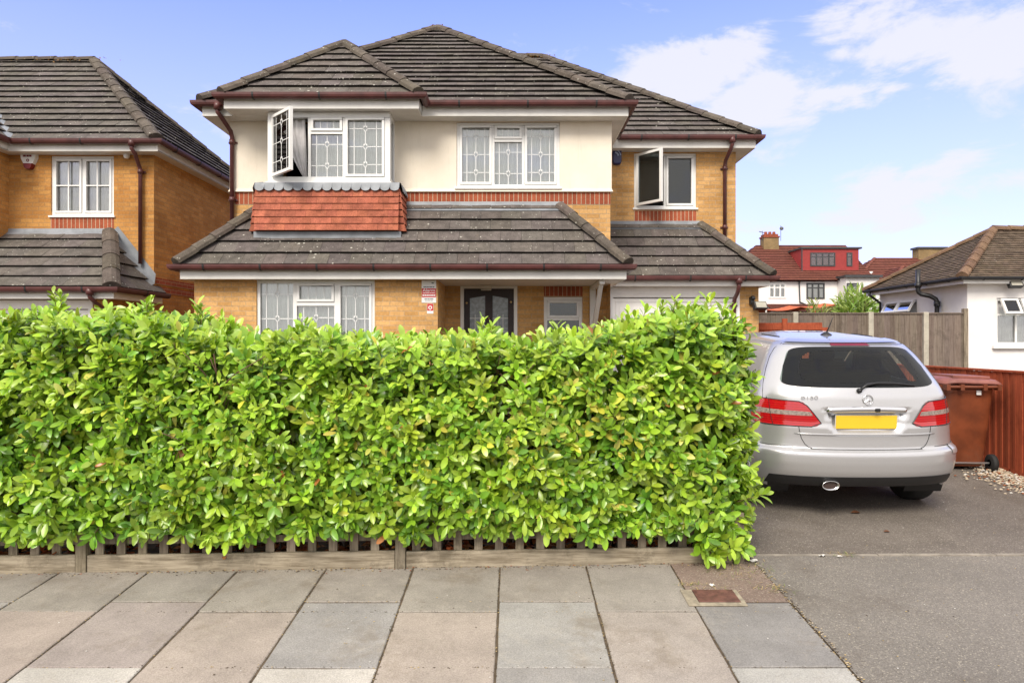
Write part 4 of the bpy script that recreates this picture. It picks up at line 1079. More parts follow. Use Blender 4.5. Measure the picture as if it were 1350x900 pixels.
# soil pipe
mb = MB(); sy = 17.75
mb.tube([(10.36, sy, 3.38), (10.36, sy, 2.86), (10.38, sy, 2.80), (10.44, sy - .02, 2.75), (10.60, sy - .12, 2.70), (10.69, sy - .2, 2.62), (10.71, sy - .22, 2.55), (10.71, sy - .22, .6)], .055, 14)
for p, z in (((10.36, sy), 2.98), ((10.71, sy - .22), 2.5)): mb.tube([(p[0], p[1], z - .06), (p[0], p[1], z + .06)], .072, 14)
mb.tube([(10.71, sy - .22, 2.45), (10.66, sy - .38, 2.45)], .035, 10)
mb.build('soil_pipe', M['black'], Bn, smooth=True)
mb = MB(); mb.tube([(10.46, 20.35, 3.0), (10.46, 20.35, 2.9), (10.6, 20.3, 2.78), (10.74, 20.28, 2.66), (10.74, 20.28, .6)], .036, 10); mb.build('downpipe', M['black'], Bn, smooth=True)
# front window with open fanlights
Fb2 = frame_at((fx0, bY_), (1, 0), (0, -1)); fwid = fx1 - fx0
bw = window(Bn, Fb2, 0, fwid, 1.48, 2.57, [(0, .20, 0, .66, 'f', 0), (0, .20, .66, 1, 'o', 0), (.20, .8, 0, .66, 'f', 0), (.20, .8, .66, 1, 'o', 0), (.8, 1, 0, 1, 's', 0)], lead=False, curtain='drape', fw=.05, set_=-.04)
def fan(par, P, wdt, z, h, ang, glass='darkglass', axis='x'):
    """top hung vent pushed out at the bottom"""
    mb = MB(); a = R(ang)
    def Fv(u, t, d):   # t down from hinge
        base = Vector(P); oz = -t * math.cos(a) + d * math.sin(a); oo = t * math.sin(a) + d * math.cos(a)
        if axis == 'x': return Vector((base.x + u, base.y - oo, z + oz))
        return Vector((base.x - oo, base.y + u, z + oz))
    def bx(u0, u1, t0, t1, d0, d1, m=0):
        c = [Fv(u, t, d) for t in (t1, t0) for d in (d1, d0) for u in (u0, u1)]; mb._hex(c, m, WHITE)
    w = .05; bx(0, wdt, 0, w, 0, .05); bx(0, wdt, h - w, h, 0, .05); bx(0, w, w, h - w, 0, .05); bx(wdt - w, wdt, w, h - w, 0, .05); bx(w, wdt - w, w, h - w, .02, .028, 1)
    mb.build('casement', [M['upvc'], M[glass]], par)
fan(bw, (fx0 + .05, bY_ - .03), .40, 2.54, .40, 28); fan(bw, (fx0 + .52, bY_ - .03), 1.28, 2.54, .40, 26)
mb = MB(); mb.box(fx0 - .12, bY_ - .09, 1.38, fx1 + .12, bY_ + .0, 1.46); mb.build('window_sill', M['white_render'], Bn, bevel=.008)
Fb3 = frame_at((bX, 20.0), (0, -1), (-1, 0))
bw2 = window(Bn, Fb3, .0, 1.45, 2.29, 2.65, [(0, .5, 0, 1, 'o', 0), (.5, 1, 0, 1, 'o', 0)], lead=False, curtain='drape', fw=.04, set_=-.03)
fan(bw2, (bX - .01, 18.6), .68, 2.64, .34, 30, axis='y'); fan(bw2, (bX - .01, 19.3), .68, 2.64, .34, 30, axis='y')
flood(X1(1325, bY_), bY_, 1.55 + 78 * bY_ / F_PX, 1.4, 'black floodlight on the white bungalow wall above its front window')

# ------------------------------------------------------------------ FAR HOUSES
def far_window(par, F_, u0, u1, z0, z1, nx, mat, frmt=.09, topsplit=True):
    mb = MB(); mb.fbox(F_, u0, u1, z0, z0 + frmt, -.05, .05); mb.fbox(F_, u0, u1, z1 - frmt, z1, -.05, .05)
    for i in range(nx + 1):
        u = u0 + (u1 - u0) * i / nx; u = min(max(u, u0 + frmt / 2), u1 - frmt / 2); mb.fbox(F_, u - frmt / 2, u + frmt / 2, z0 + frmt, z1 - frmt, -.049, .049)
    if topsplit: mb.fbox(F_, u0 + frmt, u1 - frmt, z0 + (z1 - z0) * .66, z0 + (z1 - z0) * .66 + frmt * .7, -.048, .048)
    w = mb.build('window', M[mat], par)
    pm = MB(); pm.fbox(F_, u0 + .02, u1 - .02, z0 + .02, z1 - .02, .0, .012); pm.build('pane', M['glass'], w)
    cm_ = MB(); cm_.fbox(F_, u0 + .02, u1 - .02, z0 + .02, z1 - .02, -.04, -.03); cm_.build('curtain', M['drape'], w)
def house_a():
    Y = 55; k = Y / F_PX; X = lambda px: (px - 675) * k; Z = lambda py: EYE + (450 - py) * k
    t = thing('semi_detached_house', 'far white house with red tiled roof, chimney and boxy red dormer', 'house', (24, Y, .5))
    mb = MB(); wall(mb, (17.5, Y), (28.4, Y), .4, Z(371)); wall(mb, (28.4, Y), (28.4, 62), .4, Z(371)); wall(mb, (17.5, 62), (17.5, Y), .4, Z(371))
    mb.box(X(1104), 53.6, .4, X(1147), Y - .01, Z(368)); mb.build('wall', M['white_render'], t)
    mb = MB(); mb.box(X(1101), 53.3, Z(368) + .002, X(1149), Y + .2, Z(368) + .18); mb.build('flat_roof', M['slate'], t)
    ea = Z(370); rz = 9.75; Yr = Y + 4.6; e0 = Y - .4
    rf = MB(); roof_face(rf, [(16.9, e0, ea), (28.6, e0, ea), (28.6, Yr, rz), (20.9, Yr, rz)], .3, .9, .05, .1); roof_face(rf, [(16.9, Yr + 5, ea), (16.9, e0, ea), (20.9, Yr, rz)], .3, .9, .05, .1)
    roof_face(rf, [(28.6, Yr + 5, ea), (16.9, Yr + 5, ea), (20.9, Yr, rz), (28.6, Yr, rz)], .6, .9, .05, .1)
    rf.build('roof', [M['rroof'], M['dark']], t)
    # dormer
    dY = 55.9; kd = dY / F_PX; x0 = (1057 - 675) * kd; x1 = (1132 - 675) * kd; z0 = ea - .05; z1 = EYE + (450 - 328) * kd
    rd = plain('red_dormer_cladding', (.30, .034, .032), .7, var=.1, bump=.4, bscale=30)
    mb = MB(); mb.box(x0, dY, z0, x1, Yr + .5, z1); mb.build('dormer', rd, t)
    mb = MB(); mb.box(x0 - .10, dY - .12, z1 + .002, x1 + .22, Yr + .8, z1 + .13); mb.box(x0 - .04, dY - .08, z0, x0 + .03, dY - .01, z1); mb.build('dormer_roof', M['slate'], t)
    Fd_ = frame_at((0, dY), (1, 0), (0, -1)); xd = lambda px: (px - 675) * kd; zd = lambda py: EYE + (450 - py) * kd
    far_window(t, Fd_, xd(1068), xd(1101), zd(351), zd(333), 4, 'slate'); far_window(t, Fd_, xd(1116), xd(1123.5), zd(351), zd(333), 1, 'slate')
    Fd2 = frame_at((0, Y), (1, 0), (0, -1)); far_window(t, Fd2, X(1013), X(1036), Z(393), Z(373), 3, 'upvc', .13); far_window(t, Fd2, X(1063), X(1087), Z(394), Z(373), 3, 'slate', .12)
    Fd3 = frame_at((0, 53.6), (1, 0), (0, -1)); k3 = 53.6 / F_PX; far_window(t, Fd3, (1116 - 675) * k3, (1132 - 675) * k3, EYE + 65 * k3, EYE + 77 * k3, 2, 'slate', .1)
    # chimney
    cY = 59; kc = cY / F_PX; cx0 = (1007 - 675) * kc; cx1 = (1027 - 675) * kc; cz = EYE + (450 - 313) * kc
    mb = MB(); mb.box(cx0, cY, 8.3, cx1, cY + .9, cz); ch = mb.build('chimney', M['fbrick'], t)
    mb = MB(); mb.box(cx0 - .06, cY - .06, cz, cx1 + .06, cY + .96, cz + .12)
    mb.box(cx0 + .05, cY + .05, cz + .12, cx1 - .05, cY + .85, cz + .3)
    for q in (.3, .65, 1.0): mb.lathe((cx0 + q, cY + .4, cz + .28), (0, 0, 1), [(0, .14), (.25, .12), (.25, 0)], 10)
    mb.build('chimney_pot', M['potclay'], ch)
    mb = MB(); mb.tube([(cx0 - .12, cY, cz - .3), (cx0 - .12, cY, cz + .55)], .02, 6); mb.tube([(cx0 - .4, cY, cz + .5), (cx0 - .0, cY, cz + .4)], .03, 6); mb.tube([(cx1 + .15, cY, cz - .3), (cx1 + .15, cY, cz + 1)], .02, 6)
    mb.lathe((cx1 + .2, cY - .05, cz + .75), (-.3, -1, .2), [(0, .16), (.05, .1), (.06, 0)], 12); mb.build('aerial', M['slate'], ch)
    mb = MB(); mb.tube([(X(1053), Y - .08, ea), (X(1054), Y - .08, Z(398)), (X(1066), Y - .2, Z(404))], .06, 8); mb.build('downpipe', M['slate'], t)
    rf = MB(); roof_face(rf, [(X(1008), 53.1, Z(410) - .1), (X(1104), 53.1, Z(410) - .1), (X(1104), Y - .02, Z(401)), (X(1008), Y - .02, Z(401))], .3, .9, .04, .1); rf.build('lean_to_roof', [M['rroof'], M['dark']], t)
house_a()
def house_b():
    Y = 60; k = Y / F_PX; t = thing('tiled_roof_house', 'distant red hipped roof with long brick chimney above the bungalow roof', 'house', (35, Y, .5))
    X = lambda px: (px - 675) * k; Z = lambda py: EYE + (450 - py) * k
    mb = MB(); mb.box(30, Y + .5, .4, 42, Y + 8, 6.2); mb.build('wall', M['white_render'], t)
    ea = 6.2; rf = MB(); rz = 9.25
    x0, x1 = 29.2, 43.0
    roof_face(rf, [(x0, Y, ea), (x1, Y, ea), (x1 - 4.3, Y + 4.3, rz), (x0 + 4.3, Y + 4.3, rz)], .3, .9, .05, .1); roof_face(rf, [(x0, Y + 8.6, ea), (x0, Y, ea), (x0 + 4.3, Y + 4.3, rz)], .3, .9, .05, .1)
    roof_face(rf, [(x1, Y, ea), (x1, Y + 8.6, ea), (x1 - 4.3, Y + 4.3, rz)], .3, .9, .05, .1)
    # front projecting hip
    roof_face(rf, [(31.5, Y - 2.2, ea), (36.0, Y - 2.2, ea), (33.75, Y + .05, ea + 1.8)], .3, .9, .05, .1)
    roof_face(rf, [(31.5, Y + 3, ea), (31.5, Y - 2.2, ea), (33.75, Y + .05, ea + 1.8), (33.75, Y + 3, ea + 1.8)], .3, .9, .05, .1)
    r_ = rf.build('roof', [M['rroof'], M['dark']], t)
    cp = Ridge(); caps(cp, (31.5, Y - 2.2, ea + .05), (33.75, Y + .05, ea + 1.85), w=.15); caps(cp, (x0, Y, ea + .05), (x0 + 4.3, Y + 4.3, rz), w=.15); cp.build('ridge', M['rroof'], r_)
    mb = MB(); bar3(mb, (30.5, Y + .9, ea + .75), (31.6, Y + 1.9, ea + 1.5), 1.0, .1); mb.build('skylight', M['litter'], r_)
    kc = 64 / F_PX; mb = MB(); mb.box((1211 - 675) * kc, 64, 8.4, (1247 - 675) * kc, 65, EYE + 122 * kc); c = mb.build('chimney', M['fbrick'], t)
    mb = MB(); mb.box((1209 - 675) * kc, 63.9, EYE + 122 * kc, (1249 - 675) * kc, 65.1, EYE + 124.5 * kc); mb.build('chimney_cap', M['slate'], c)
house_b()
def canopy():
    Y = 30; k = Y / F_PX; X = lambda px: (px - 675) * k; Z = lambda py: EYE + (450 - py) * k
    t = thing('garden_canopy', 'orange fabric canopy on thin poles behind the grey fence', 'canopy', (12.5, Y, .5))
    mb = MB(); G = []
    for j in range(3):
        row = []
        for i in range(13):
            s = i / 12; sag = -.10 * math.sin(math.pi * ((s * 2) % 1)) 
            row.append(Vector((X(1008) + s * (X(1102) - X(1008)), Y + j * 1.2, Z(408) + s * .22 + sag + .12 * (j == 1))))
        G.append(row)
    mb.grid(G); mb.grid([[p + Vector((0, 0, -.02)) for p in r] for r in G], flip=True)
    mb.build('fabric', M['orange'], t)
    for px in (1010, 1074, 1100):
        mb = MB(); mb.tube([(X(px), Y, .5), (X(px), Y, Z(407.5))], .035, 8); mb.build('pole', M['litter' if px != 1074 else 'orange'], t)
    mb = MB(); mb.box(X(1012), Y + 2.5, .5, X(1100), Y + 2.6, Z(411)); mb.build('screen', M['slate'], t)
canopy()

# leaves helper -----------------------------------------------------------------
class Leaves:
    def __init__(s): s.v = []; s.f = []; s.c = []; s.n = 0
    def add(s, base, d, nrm, L, W, colr, bend=.25, fold=.25, segs=3):
        d = d / (np.linalg.norm(d) + 1e-9); side = np.cross(d, nrm); side /= (np.linalg.norm(side) + 1e-9); up = np.cross(side, d)
        ts = (0, .24, .54, .80, .94, 1.0); ws = (.12, .62, 1.0, .80, .40, .0)
        b = s.n; pts = []
        for t, w in zip(ts, ws):
            c = base + d * (L * t) - up * (bend * L * t * t)
            pts += [c - side * (W / 2 * w) + up * (fold * W / 2 * w), c, c + side * (W / 2 * w) + up * (fold * W / 2 * w)]
        pts = pts[:-3] + [base + d * L - up * (bend * L)]
        s.v.extend(pts); s.n += len(pts)
        for i in range(4):
            a = b + 3 * i; s.f += [(a, a + 1, a + 4, a + 3), (a + 1, a + 2, a + 5, a + 4)]; s.c += [colr, colr]
        a = b + 12; tip = b + 15; s.f += [(a, a + 1, tip), (a + 1, a + 2, tip)]; s.c += [colr, colr]
    def build(s, name, mat, parent):
        me = bpy.data.meshes.new(name); v = np.array(s.v) - np.array(wloc(parent)); me.from_pydata(v.tolist(), [], s.f); me.materials.append(mat)
        ca = me.color_attributes.new('tint', 'FLOAT_COLOR', 'CORNER'); cc = []
        for f, c in zip(s.f, s.c): cc.extend((c[0], c[1], c[2], 1.0) * len(f))
        ca.data.foreach_set('color', cc); me.polygons.foreach_set('use_smooth', [True] * len(s.f)); me.update()
        o = bpy.data.objects.new(name, me); col.objects.link(o); o.parent = parent; return o

# ------------------------------------------------------------------ shrubs behind the fence
def shrub(px0, px1, py0, py1, Y, label, n, cA, cB, L=.35, W=.05, name='garden_shrub'):
    k = Y / F_PX; x0, x1 = (px0 - 675) * k, (px1 - 675) * k; z1 = EYE + (450 - py0) * k; xc_ = (x0 + x1) / 2; rx = (x1 - x0) / 2
    t = thing(name, label, 'shrub', (xc_, Y, .5)); lv = Leaves(); st = MB()
    zb = .9; zc = (z1 + zb) / 2; rz = (z1 - zb) / 2
    for i in range(9):
        a = random.uniform(0, 6.28); st.tube([(xc_ + .05 * math.cos(a), Y + .05 * math.sin(a), .45), (xc_ + rx * .4 * math.cos(a), Y + rx * .4 * math.sin(a), zc), (xc_ + rx * .7 * math.cos(a), Y + rx * .7 * math.sin(a), z1 - .25)], [.03, .02, .008], 6)
    for i in range(n):
        while True:
            p = rng.uniform(-1, 1, 3)
            if np.linalg.norm(p) < 1: break
        q = np.array([xc_ + p[0] * rx, Y + p[1] * rx, zc + p[2] * rz]); d = p + rng.normal(0, .5, 3) + np.array([0, 0, .5])
        f = rng.random(); c = tuple(np.array(cA) * (1 - f) + np.array(cB) * f)
        lv.add(q, d, rng.normal(0, 1, 3), L * rng.uniform(.5, 1.2), W * rng.uniform(.8, 1.3), c, bend=.5)
    lv.build('crown', M['bush'], t); st.build('trunk', M['stem'], t, smooth=True)
shrub(1104, 1150, 387, 430, 23, 'bright green spiky shrub showing above the grey fence by the bungalow', 1500, (.16, .32, .03), (.42, .50, .16), .45, .055)
shrub(1060, 1092, 396, 430, 24, 'low pale green bush behind the grey fence below the dark framed window', 500, (.18, .30, .05), (.40, .42, .16), .25, .04)

# ------------------------------------------------------------------ FENCES
def boards(mb, x0, x1, z0, z1, y, bw, fn, top=None):
    x = x0; 
    while x < x1 - .02:
        b = min(bw, x1 - x); tt = rt(.18); h = (top(x + b / 2) if top else z1) + random.uniform(-.004, .004)
        mb.fbox(fn, x, x + b - .003, z0, h, y, y + .012 + random.uniform(0, .008), tint=tt); mb.fbox(fn, x + b * .75, x + b + .006, z0, h, y + .013, y + .022, tint=tt); x += b
gf = thing('grey_fence', 'weathered grey board fence with concrete posts in front of the bungalow', 'fence', (8, 16, .5))
gpx = [(985, 1048), (1048, 1147), (1147, 1219), (1219, 1272)]; gY = 16.0; ztop = 2.195
for (a, b) in gpx:
    mb = MB(); Fq = frame_at((0, gY), (1, 0), (0, -1)); xa_, xb_ = X1(a, gY) + .06, X1(b, gY) - .06
    boards(mb, xa_, xb_, .47, ztop, 0, .125, Fq); mb.fbox(Fq, xa_, xb_, .47, .62, -.02, .03); mb.fbox(Fq, xa_, xb_, ztop - .012, ztop + .018, -.03, .045)
    mb.build('fence_panel', M['greywood'], gf)
for p in (1048, 1147, 1219.5):
    mb = MB(); xx = X1(p, gY); mb.box(xx - .058, gY - .06, .4, xx + .058, gY + .05, ztop + .03); mb.build('post', M['concrete'], gf, bevel=.008)
mb = MB(); xx = X1(1272, gY); mb.box(xx - .05, gY - .05, .4, xx + .05, gY + .05, ztop + .11); mb.build('post', M['post'], gf, bevel=.005)
rfn = thing('red_boundary_fence', 'red stained board fence running along the driveway behind the brown bin', 'fence', (5.37, 8, gz(8)))
mb = MB(); Fq = frame_at((5.37, 14.0), (0, -1), (-1, 0))
def rfz(y): return 1.215
u = 0
while u < 14.0 - 5.6:
    y = 14.0 - u; b = .10; tt = rt(.16)
    mb.fbox(Fq, u, u + b - .003, gz(y) + .03, rfz(y) + random.uniform(-.003, .003), 0, .012 + random.uniform(0, .006), tint=tt); mb.fbox(Fq, u + .07, u + b + .008, gz(y) + .03, rfz(y), .013, .021, tint=tt); u += b
mb.build('fence_panel', M['redwood'], rfn)
mb = MB(); G = []
for y in (14.0, 5.6): pass
mb.fbox(Fq, 0, 8.4, 1.216, 1.24, -.03, .035); mb.build('rail', M['redwood'], rfn, bevel=.003)
mb = MB()
for y0 in np.arange(5.65, 13.9, 1.83):
    mb.face([(5.345, y0 + 1.8, gz(y0 + 1.8) - .03), (5.345, y0, gz(y0) - .03), (5.345, y0, gz(y0) + .05), (5.345, y0 + 1.8, gz(y0 + 1.8) + .05)])
mb.build('gravel_board', M['redwood'], rfn)
for y0 in (5.6, 7.5, 9.4, 11.3, 13.2):
    mb = MB(); mb.box(5.372, y0, gz(y0) - .1, 5.46, y0 + .09, 1.20); mb.build('post', M['redwood'], rfn)
rf2 = thing('red_back_fence', 'short red stained fence panel with sloping end beside the garage', 'fence', (5.4, 13.8, .5))
mb = MB(); Fq = frame_at((0, 13.8), (1, 0), (0, -1)); xe = X1(1083, 13.8)
boards(mb, 4.6, X1(1091, 13.8), .45, 1.92, 0, .14, Fq, top=lambda x: 1.92 if x < xe else 1.92 - (x - xe) * 1.5); mb.build('fence_panel', M['redwood'], rf2)
mb = MB(); mb.box(X1(1030, 13.8), 13.74, .45, X1(1030, 13.8) + .1, 13.77, 2.0); mb.box(4.6, 13.76, 1.78, xe, 13.775, 1.88); mb.build('post', M['redwood'], rf2)

# trellis fence along the pavement
tf = thing('trellis_fence', 'low weathered timber fence with square lattice under the hedge', 'fence', (-1, 4.95, gz(4.95)))
th = math.atan(.038); ud = Vector((math.cos(th), math.sin(th))); od = Vector((ud.y, -ud.x))
Ft0 = frame_at((0, FY(0)), ud, od)
def Ft(u, z, d):
    p = Ft0(u, 0, d); p.z = gz(p.y) * 0 + gz(FY(u)) + z; return p
posts = [X1(0, 4.86) - .35 - 1.86, X1(108, 4.84), X1(528, 4.92), X1(940, 5.03), X1(972, 5.04)]
for i in range(len(posts) - 1):
    a, b = posts[i] + .04, posts[i + 1] - .04
    mb = MB(); mb.fbox(Ft, a, b, -.05, .118 + random.uniform(-.006, .006), -.012, .016); mb.build('gravel_board', M['board'], tf, bevel=.004)
    if i == 3: continue
    mb = MB(); x = a + .04
    while x < b - .05:
        w = .058; mb.fbox(Ft, x, x + w, .10, .42, -.028, -.013, tint=rt(.2)); x += .147
    for z in (.180, .34): mb.fbox(Ft, a, b, z, z + .05, -.043, -.029, tint=(.8, .8, .8))
    mb.build('lattice_panel', M['post'], tf)
for p in posts:
    mb = MB(); w = .036; mb.fbox(Ft, p - w, p + w, -.1, .36, -.05, .024, tint=rt(.1)); mb.build('post', M['post'], tf, bevel=.005)
# fallen leaves behind the lattice
lv = Leaves()
for i in range(900):
    x = random.uniform(-5.5, 1.7); y = FY(x) + random.uniform(.05, .35)
    c = random.choice([(.48, .12, .04), (.36, .10, .035), (.50, .22, .08), (.25, .10, .05)])
    lv.add(np.array([x, y, gz(y) + random.uniform(.0, .13)]), np.array([random.uniform(-1, 1), random.uniform(-1, 1), random.uniform(-.1, .4)]), np.array([random.uniform(-.4, .4), -.4, 1.]), random.uniform(.06, .10), .04, c)
ll = lv.build('fallen_leaves', M['bush'], None); tag(ll, kind='stuff', label='red brown fallen leaves lying behind the low lattice')

# ------------------------------------------------------------------ HEDGE
hd = thing('hedge', 'bright green cherry laurel hedge filling the front of the garden', 'hedge', (-1, 5.4, gz(5.4)))
prof_px = [(-700, 400), (-120, 402), (0, 402), (60, 402), (82, 388), (110, 408), (150, 402), (185, 395), (215, 405), (260, 402), (290, 420), (330, 424), (365, 428), (400, 422), (440, 424), (470, 432), (520, 430), (560, 432), (600, 430), (640, 424), (680, 436), (720, 432), (750, 428), (790, 422), (820, 414), (860, 402), (900, 396), (935, 396), (960, 412), (985, 430), (1000, 450)]
YT = 5.15
px_ = np.array([(p - 675) * YT / F_PX for p, _ in prof_px]); pz_ = np.array([EYE + (450 - q) * YT / F_PX for _, q in prof_px])
def topz(x): return float(np.interp(x, px_, pz_)) - .055
HX0, HX1, HD = -6.2, 1.63, .85
def n3(x, z, s=1.0, k=0):
    return (math.sin(x * 3.1 * s + 1.3 + k) * math.cos(z * 3.7 * s + .5 + k * 2) + .6 * math.sin(x * 7.3 * s + z * 5.1 * s + k) + .35 * math.sin(x * 13.1 * s - z * 11.7 * s + 2 * k)) / 1.95
GREENS = [(.265, .45, .032), (.215, .40, .028), (.325, .49, .038), (.16, .335, .03), (.37, .515, .045), (.13, .28, .028), (.295, .48, .05)]
TIPS = [(.36, .52, .055), (.39, .55, .075), (.32, .50, .045)]
YEL = [(.50, .52, .06), (.50, .46, .07), (.56, .55, .12)]
lv = Leaves(); stm = MB()
def nrm(v): v = np.array(v, float); return v / (np.linalg.norm(v) + 1e-9)
def shoot(p, d, n, L, scale=1.0, tips=False, yel=0.0, stem=False):
    d = nrm(d); side = nrm(np.cross(d, [0, 0, 1.0]) + rng.normal(0, .05, 3)); up = np.cross(side, d)
    ga = rng.uniform(0, 6.28); base = p
    hue = rng.normal(0, .15); main = GREENS[rng.integers(len(GREENS))]; nr_ = rng.normal(0, .05)
    for i in range(n):
        t = i / max(1, n - 1); ga += 2.4 + rng.normal(0, .3)
        rad = side * math.cos(ga) + up * math.sin(ga)
        spread = 1.35 - .85 * t + rng.normal(0, .12)
        ld = nrm(d * (math.cos(spread)) + rad * math.sin(spread) + np.array([0, 0, .12 * (1 - t)]))
        q = base + d * (L * t)
        # leaf faces up and outward
        nn = nrm(d * 1.0 - rad * .25 + np.array([0, -.35, .45]) + rng.normal(0, .2, 3))
        c = np.array(TIPS[rng.integers(3)] if (tips and t > .55) or rng.random() < .12 else main)
        if rng.random() < yel: c = np.array(YEL[rng.integers(3)])
        elif rng.random() < .003: c = np.array((.40, .16, .05))
        c = c * (1 + hue + rng.normal(0, .10)) * np.array([1 + nr_, 1, 1])
        ll_ = (.122 if not tips else .110) * scale * rng.uniform(.72, 1.2) * (1 - .30 * t)
        lv.add(q, ld, nn, ll_, ll_ * rng.uniform(.36, .46), tuple(np.clip(c, 0, 1)), bend=rng.uniform(.05, .32), fold=rng.uniform(.1, .45))
    if stem: stm.tube([tuple(base - d * .05), tuple(base + d * L)], [.0035, .002], 5)
def surf_y(x, z):
    zt = topz(x); s = max(0, (z - .2) / max(.5, zt - .2))
    base = FY(x) - .075 + .075 * n3(x, z) + .03 * n3(x, z, 2.7, 4) - .035 * math.sin(min(1, s) * 3.0) 
    if s > .86: base += (s - .86) ** 2 * 9
    return base
# front layer
AREA = 1.0
def zlow(x): return .285 + .045 * n3(x, 0, 1.4)
def sample_front(n, depth0, depth1, kw):
    for _ in range(n):
        x = rng.uniform(HX0, HX1); zt = topz(x) - .10; z0 = zlow(x) - .02; z0 = z0 - .08 * max(0, min(1, (x - .9) / .7)); z = rng.uniform(z0, zt)
        y = surf_y(x, z) + rng.uniform(depth0, depth1)
        s = (z - z0) / (zt - z0)
        er = max(0, (x - (HX1 - .22)) / .22); y += .22 * er * er
        d = np.array([rng.normal(0, .38) + er * .8, -1.0 + rng.normal(0, .15), -.30 + 1.15 * s + rng.normal(0, .35)])
        if n3(x, z, 2.2, 7) + .5 * n3(x, z, 4.3, 2) > (.60 if (depth0 < .2 and .45 < z < 1.45) else 9) and depth0 < .3: continue
        yz = 0.02 + .22 * max(0, 1 - abs(z - .95) / .30) * (1 if n3(x, z, .6, 3) > .05 and -2.0 < x < 1.6 else .15)
        if yz > .08 and n3(x, z, 3.1, 5) > .42 and depth0 < .2: continue
        shoot(np.array([x, y, z]), d, int(rng.integers(6, 10)), rng.uniform(.06, .13), kw.get('scale', 1.0) * (1 - .10 * (1 - abs(s - .5) * 2)), tips=s > .55 and rng.random() < .7, yel=yz * 1.0, stem=rng.random() < .3)
sample_front(2350, -.02, .06, {})
sample_front(1700, .09, .22, {})
sample_front(1400, .24, .44, {'scale': 1.25})
sample_front(900, .42, .7, {'scale': 1.3})
# top tufts
for _ in range(620):
    x = rng.uniform(HX0, HX1 - .02); y = FY(x) + rng.uniform(.04, HD); zt = topz(x) - .17 + (.03 * n3(x, y, 2))
    if y < FY(x) + .2: zt -= .03
    shoot(np.array([x, y, zt + rng.uniform(-.05, .03)]), np.array([rng.normal(0, .28), rng.normal(-.25, .28), 1.0]), int(rng.integers(7, 11)), rng.uniform(.08, .16), 1.0, tips=True, stem=True)
# taller leading shoots
for (pxx, pyy) in ((80, 383), (185, 392), (265, 398), (400, 418), (640, 420), (835, 404), (868, 398), (890, 392), (928, 388), (905, 402), (950, 398), (300, 415), (730, 424)):
    x = (pxx - 675) * YT / F_PX; z = EYE + (450 - pyy) * YT / F_PX
    for q in range(3):
        shoot(np.array([x + rng.normal(0, .03), YT + rng.normal(0, .06), z - .19 - q * .03]), np.array([rng.normal(0, .14), -.15, 1.0]), 11, .17, 1.0, tips=True, stem=True)
# right end face
for _ in range(520):
    y = rng.uniform(FY(HX1) + .02, FY(HX1) + HD); z = rng.uniform(.08, topz(HX1 - .05) - .08)
    x = HX1 + .02 + .05 * n3(y, z, 1.5) - .12 * max(0, (z - 1.3)) + rng.uniform(-.1, .03)
    shoot(np.array([x, y, z]), np.array([1.0, rng.normal(-.35, .35), rng.normal(.35, .35)]), int(rng.integers(6, 10)), .10, 1.0, tips=rng.random() < .3, stem=rng.random() < .3)
# sprig over the driveway and low ones at the corner
shoot(np.array([1.66, 4.97, .42]), np.array([.9, -.3, .35]), 9, .14, 1.15, tips=True, stem=True)
for _ in range(18):
    shoot(np.array([rng.uniform(1.30, 1.62), 4.97 + rng.uniform(-.04, .05), rng.uniform(.06, .2)]), np.array([rng.normal(.3, .4), -1, rng.normal(-.5, .3)]), 7, .08, 1.0)
for _ in range(190):   # sprays drooping over the lattice
    x = rng.uniform(HX0, 1.3); shoot(np.array([x, FY(x) - .02, zlow(x) + rng.uniform(-.01, .05)]), np.array([rng.normal(0, .5), -.8, rng.normal(-.75, .2)]), 7, .09, 1.0)
# back
for _ in range(500):
    x = rng.uniform(HX0, HX1); shoot(np.array([x, FY(x) + HD + rng.uniform(-.1, .05), rng.uniform(.15, topz(x) - .1)]), np.array([rng.normal(0, .4), 1, rng.normal(.4, .3)]), 7, .1, 1.1)
lv.build('foliage', M['leaf'], hd)
# woody stems
for i in range(95):
    x = rng.uniform(HX0, HX1 - .1); y = FY(x) + rng.uniform(.22, .6); pts = [(x, y, gz(y) - .02)]; xx, yy_ = x, y
    for s in range(1, 7):
        xx += rng.normal(0, .05); yy_ += rng.normal(0, .05); pts.append((xx, yy_, gz(y) + (topz(x) - .15) * s / 6))
    stm.tube(pts, [.018 * (1 - .13 * k) for k in range(7)], 6)
    for s in range(1, 6):
        a = np.array(pts[s]); 
        for _ in range(3):
            e_ = a + np.array([rng.normal(0, .16), -rng.uniform(.05, .3), rng.uniform(.05, .28)]); stm.tube([tuple(a), tuple((a + e_) / 2 + rng.normal(0, .015, 3)), tuple(e_)], [.007, .005, .003], 5)
stm.build('stems', M['stem'], hd, smooth=True)


for (x, y, z, n, sp, par) in ((-1.57, 14.75, zz(3.5), 110, .16, H), (.35, 17.02, zz(3.91), 150, .32, H), (-10.0, 15.52, en + 2.92 * Sn, 90, .5, N)):
    l1 = Leaves()
    for _ in range(n):
        dy = abs(rng.normal(0, .10)) + .01; dx = rng.normal(0, sp)
        if n == 110 and abs(dx) > dy + .09: continue
        q = np.array([x + dx, y - dy - .03, z - dy * .80 + .055 + rng.uniform(-.01, .015)])
        l1.add(q, rng.normal(0, 1, 3) * np.array([1, .5, .25]), np.array([0, -.6, 1.]), rng.uniform(.03, .055), .035, (.27 * rng.uniform(.6, 1.2), .135, .03), bend=.1)
    l1.build('moss', M['bush'], par)
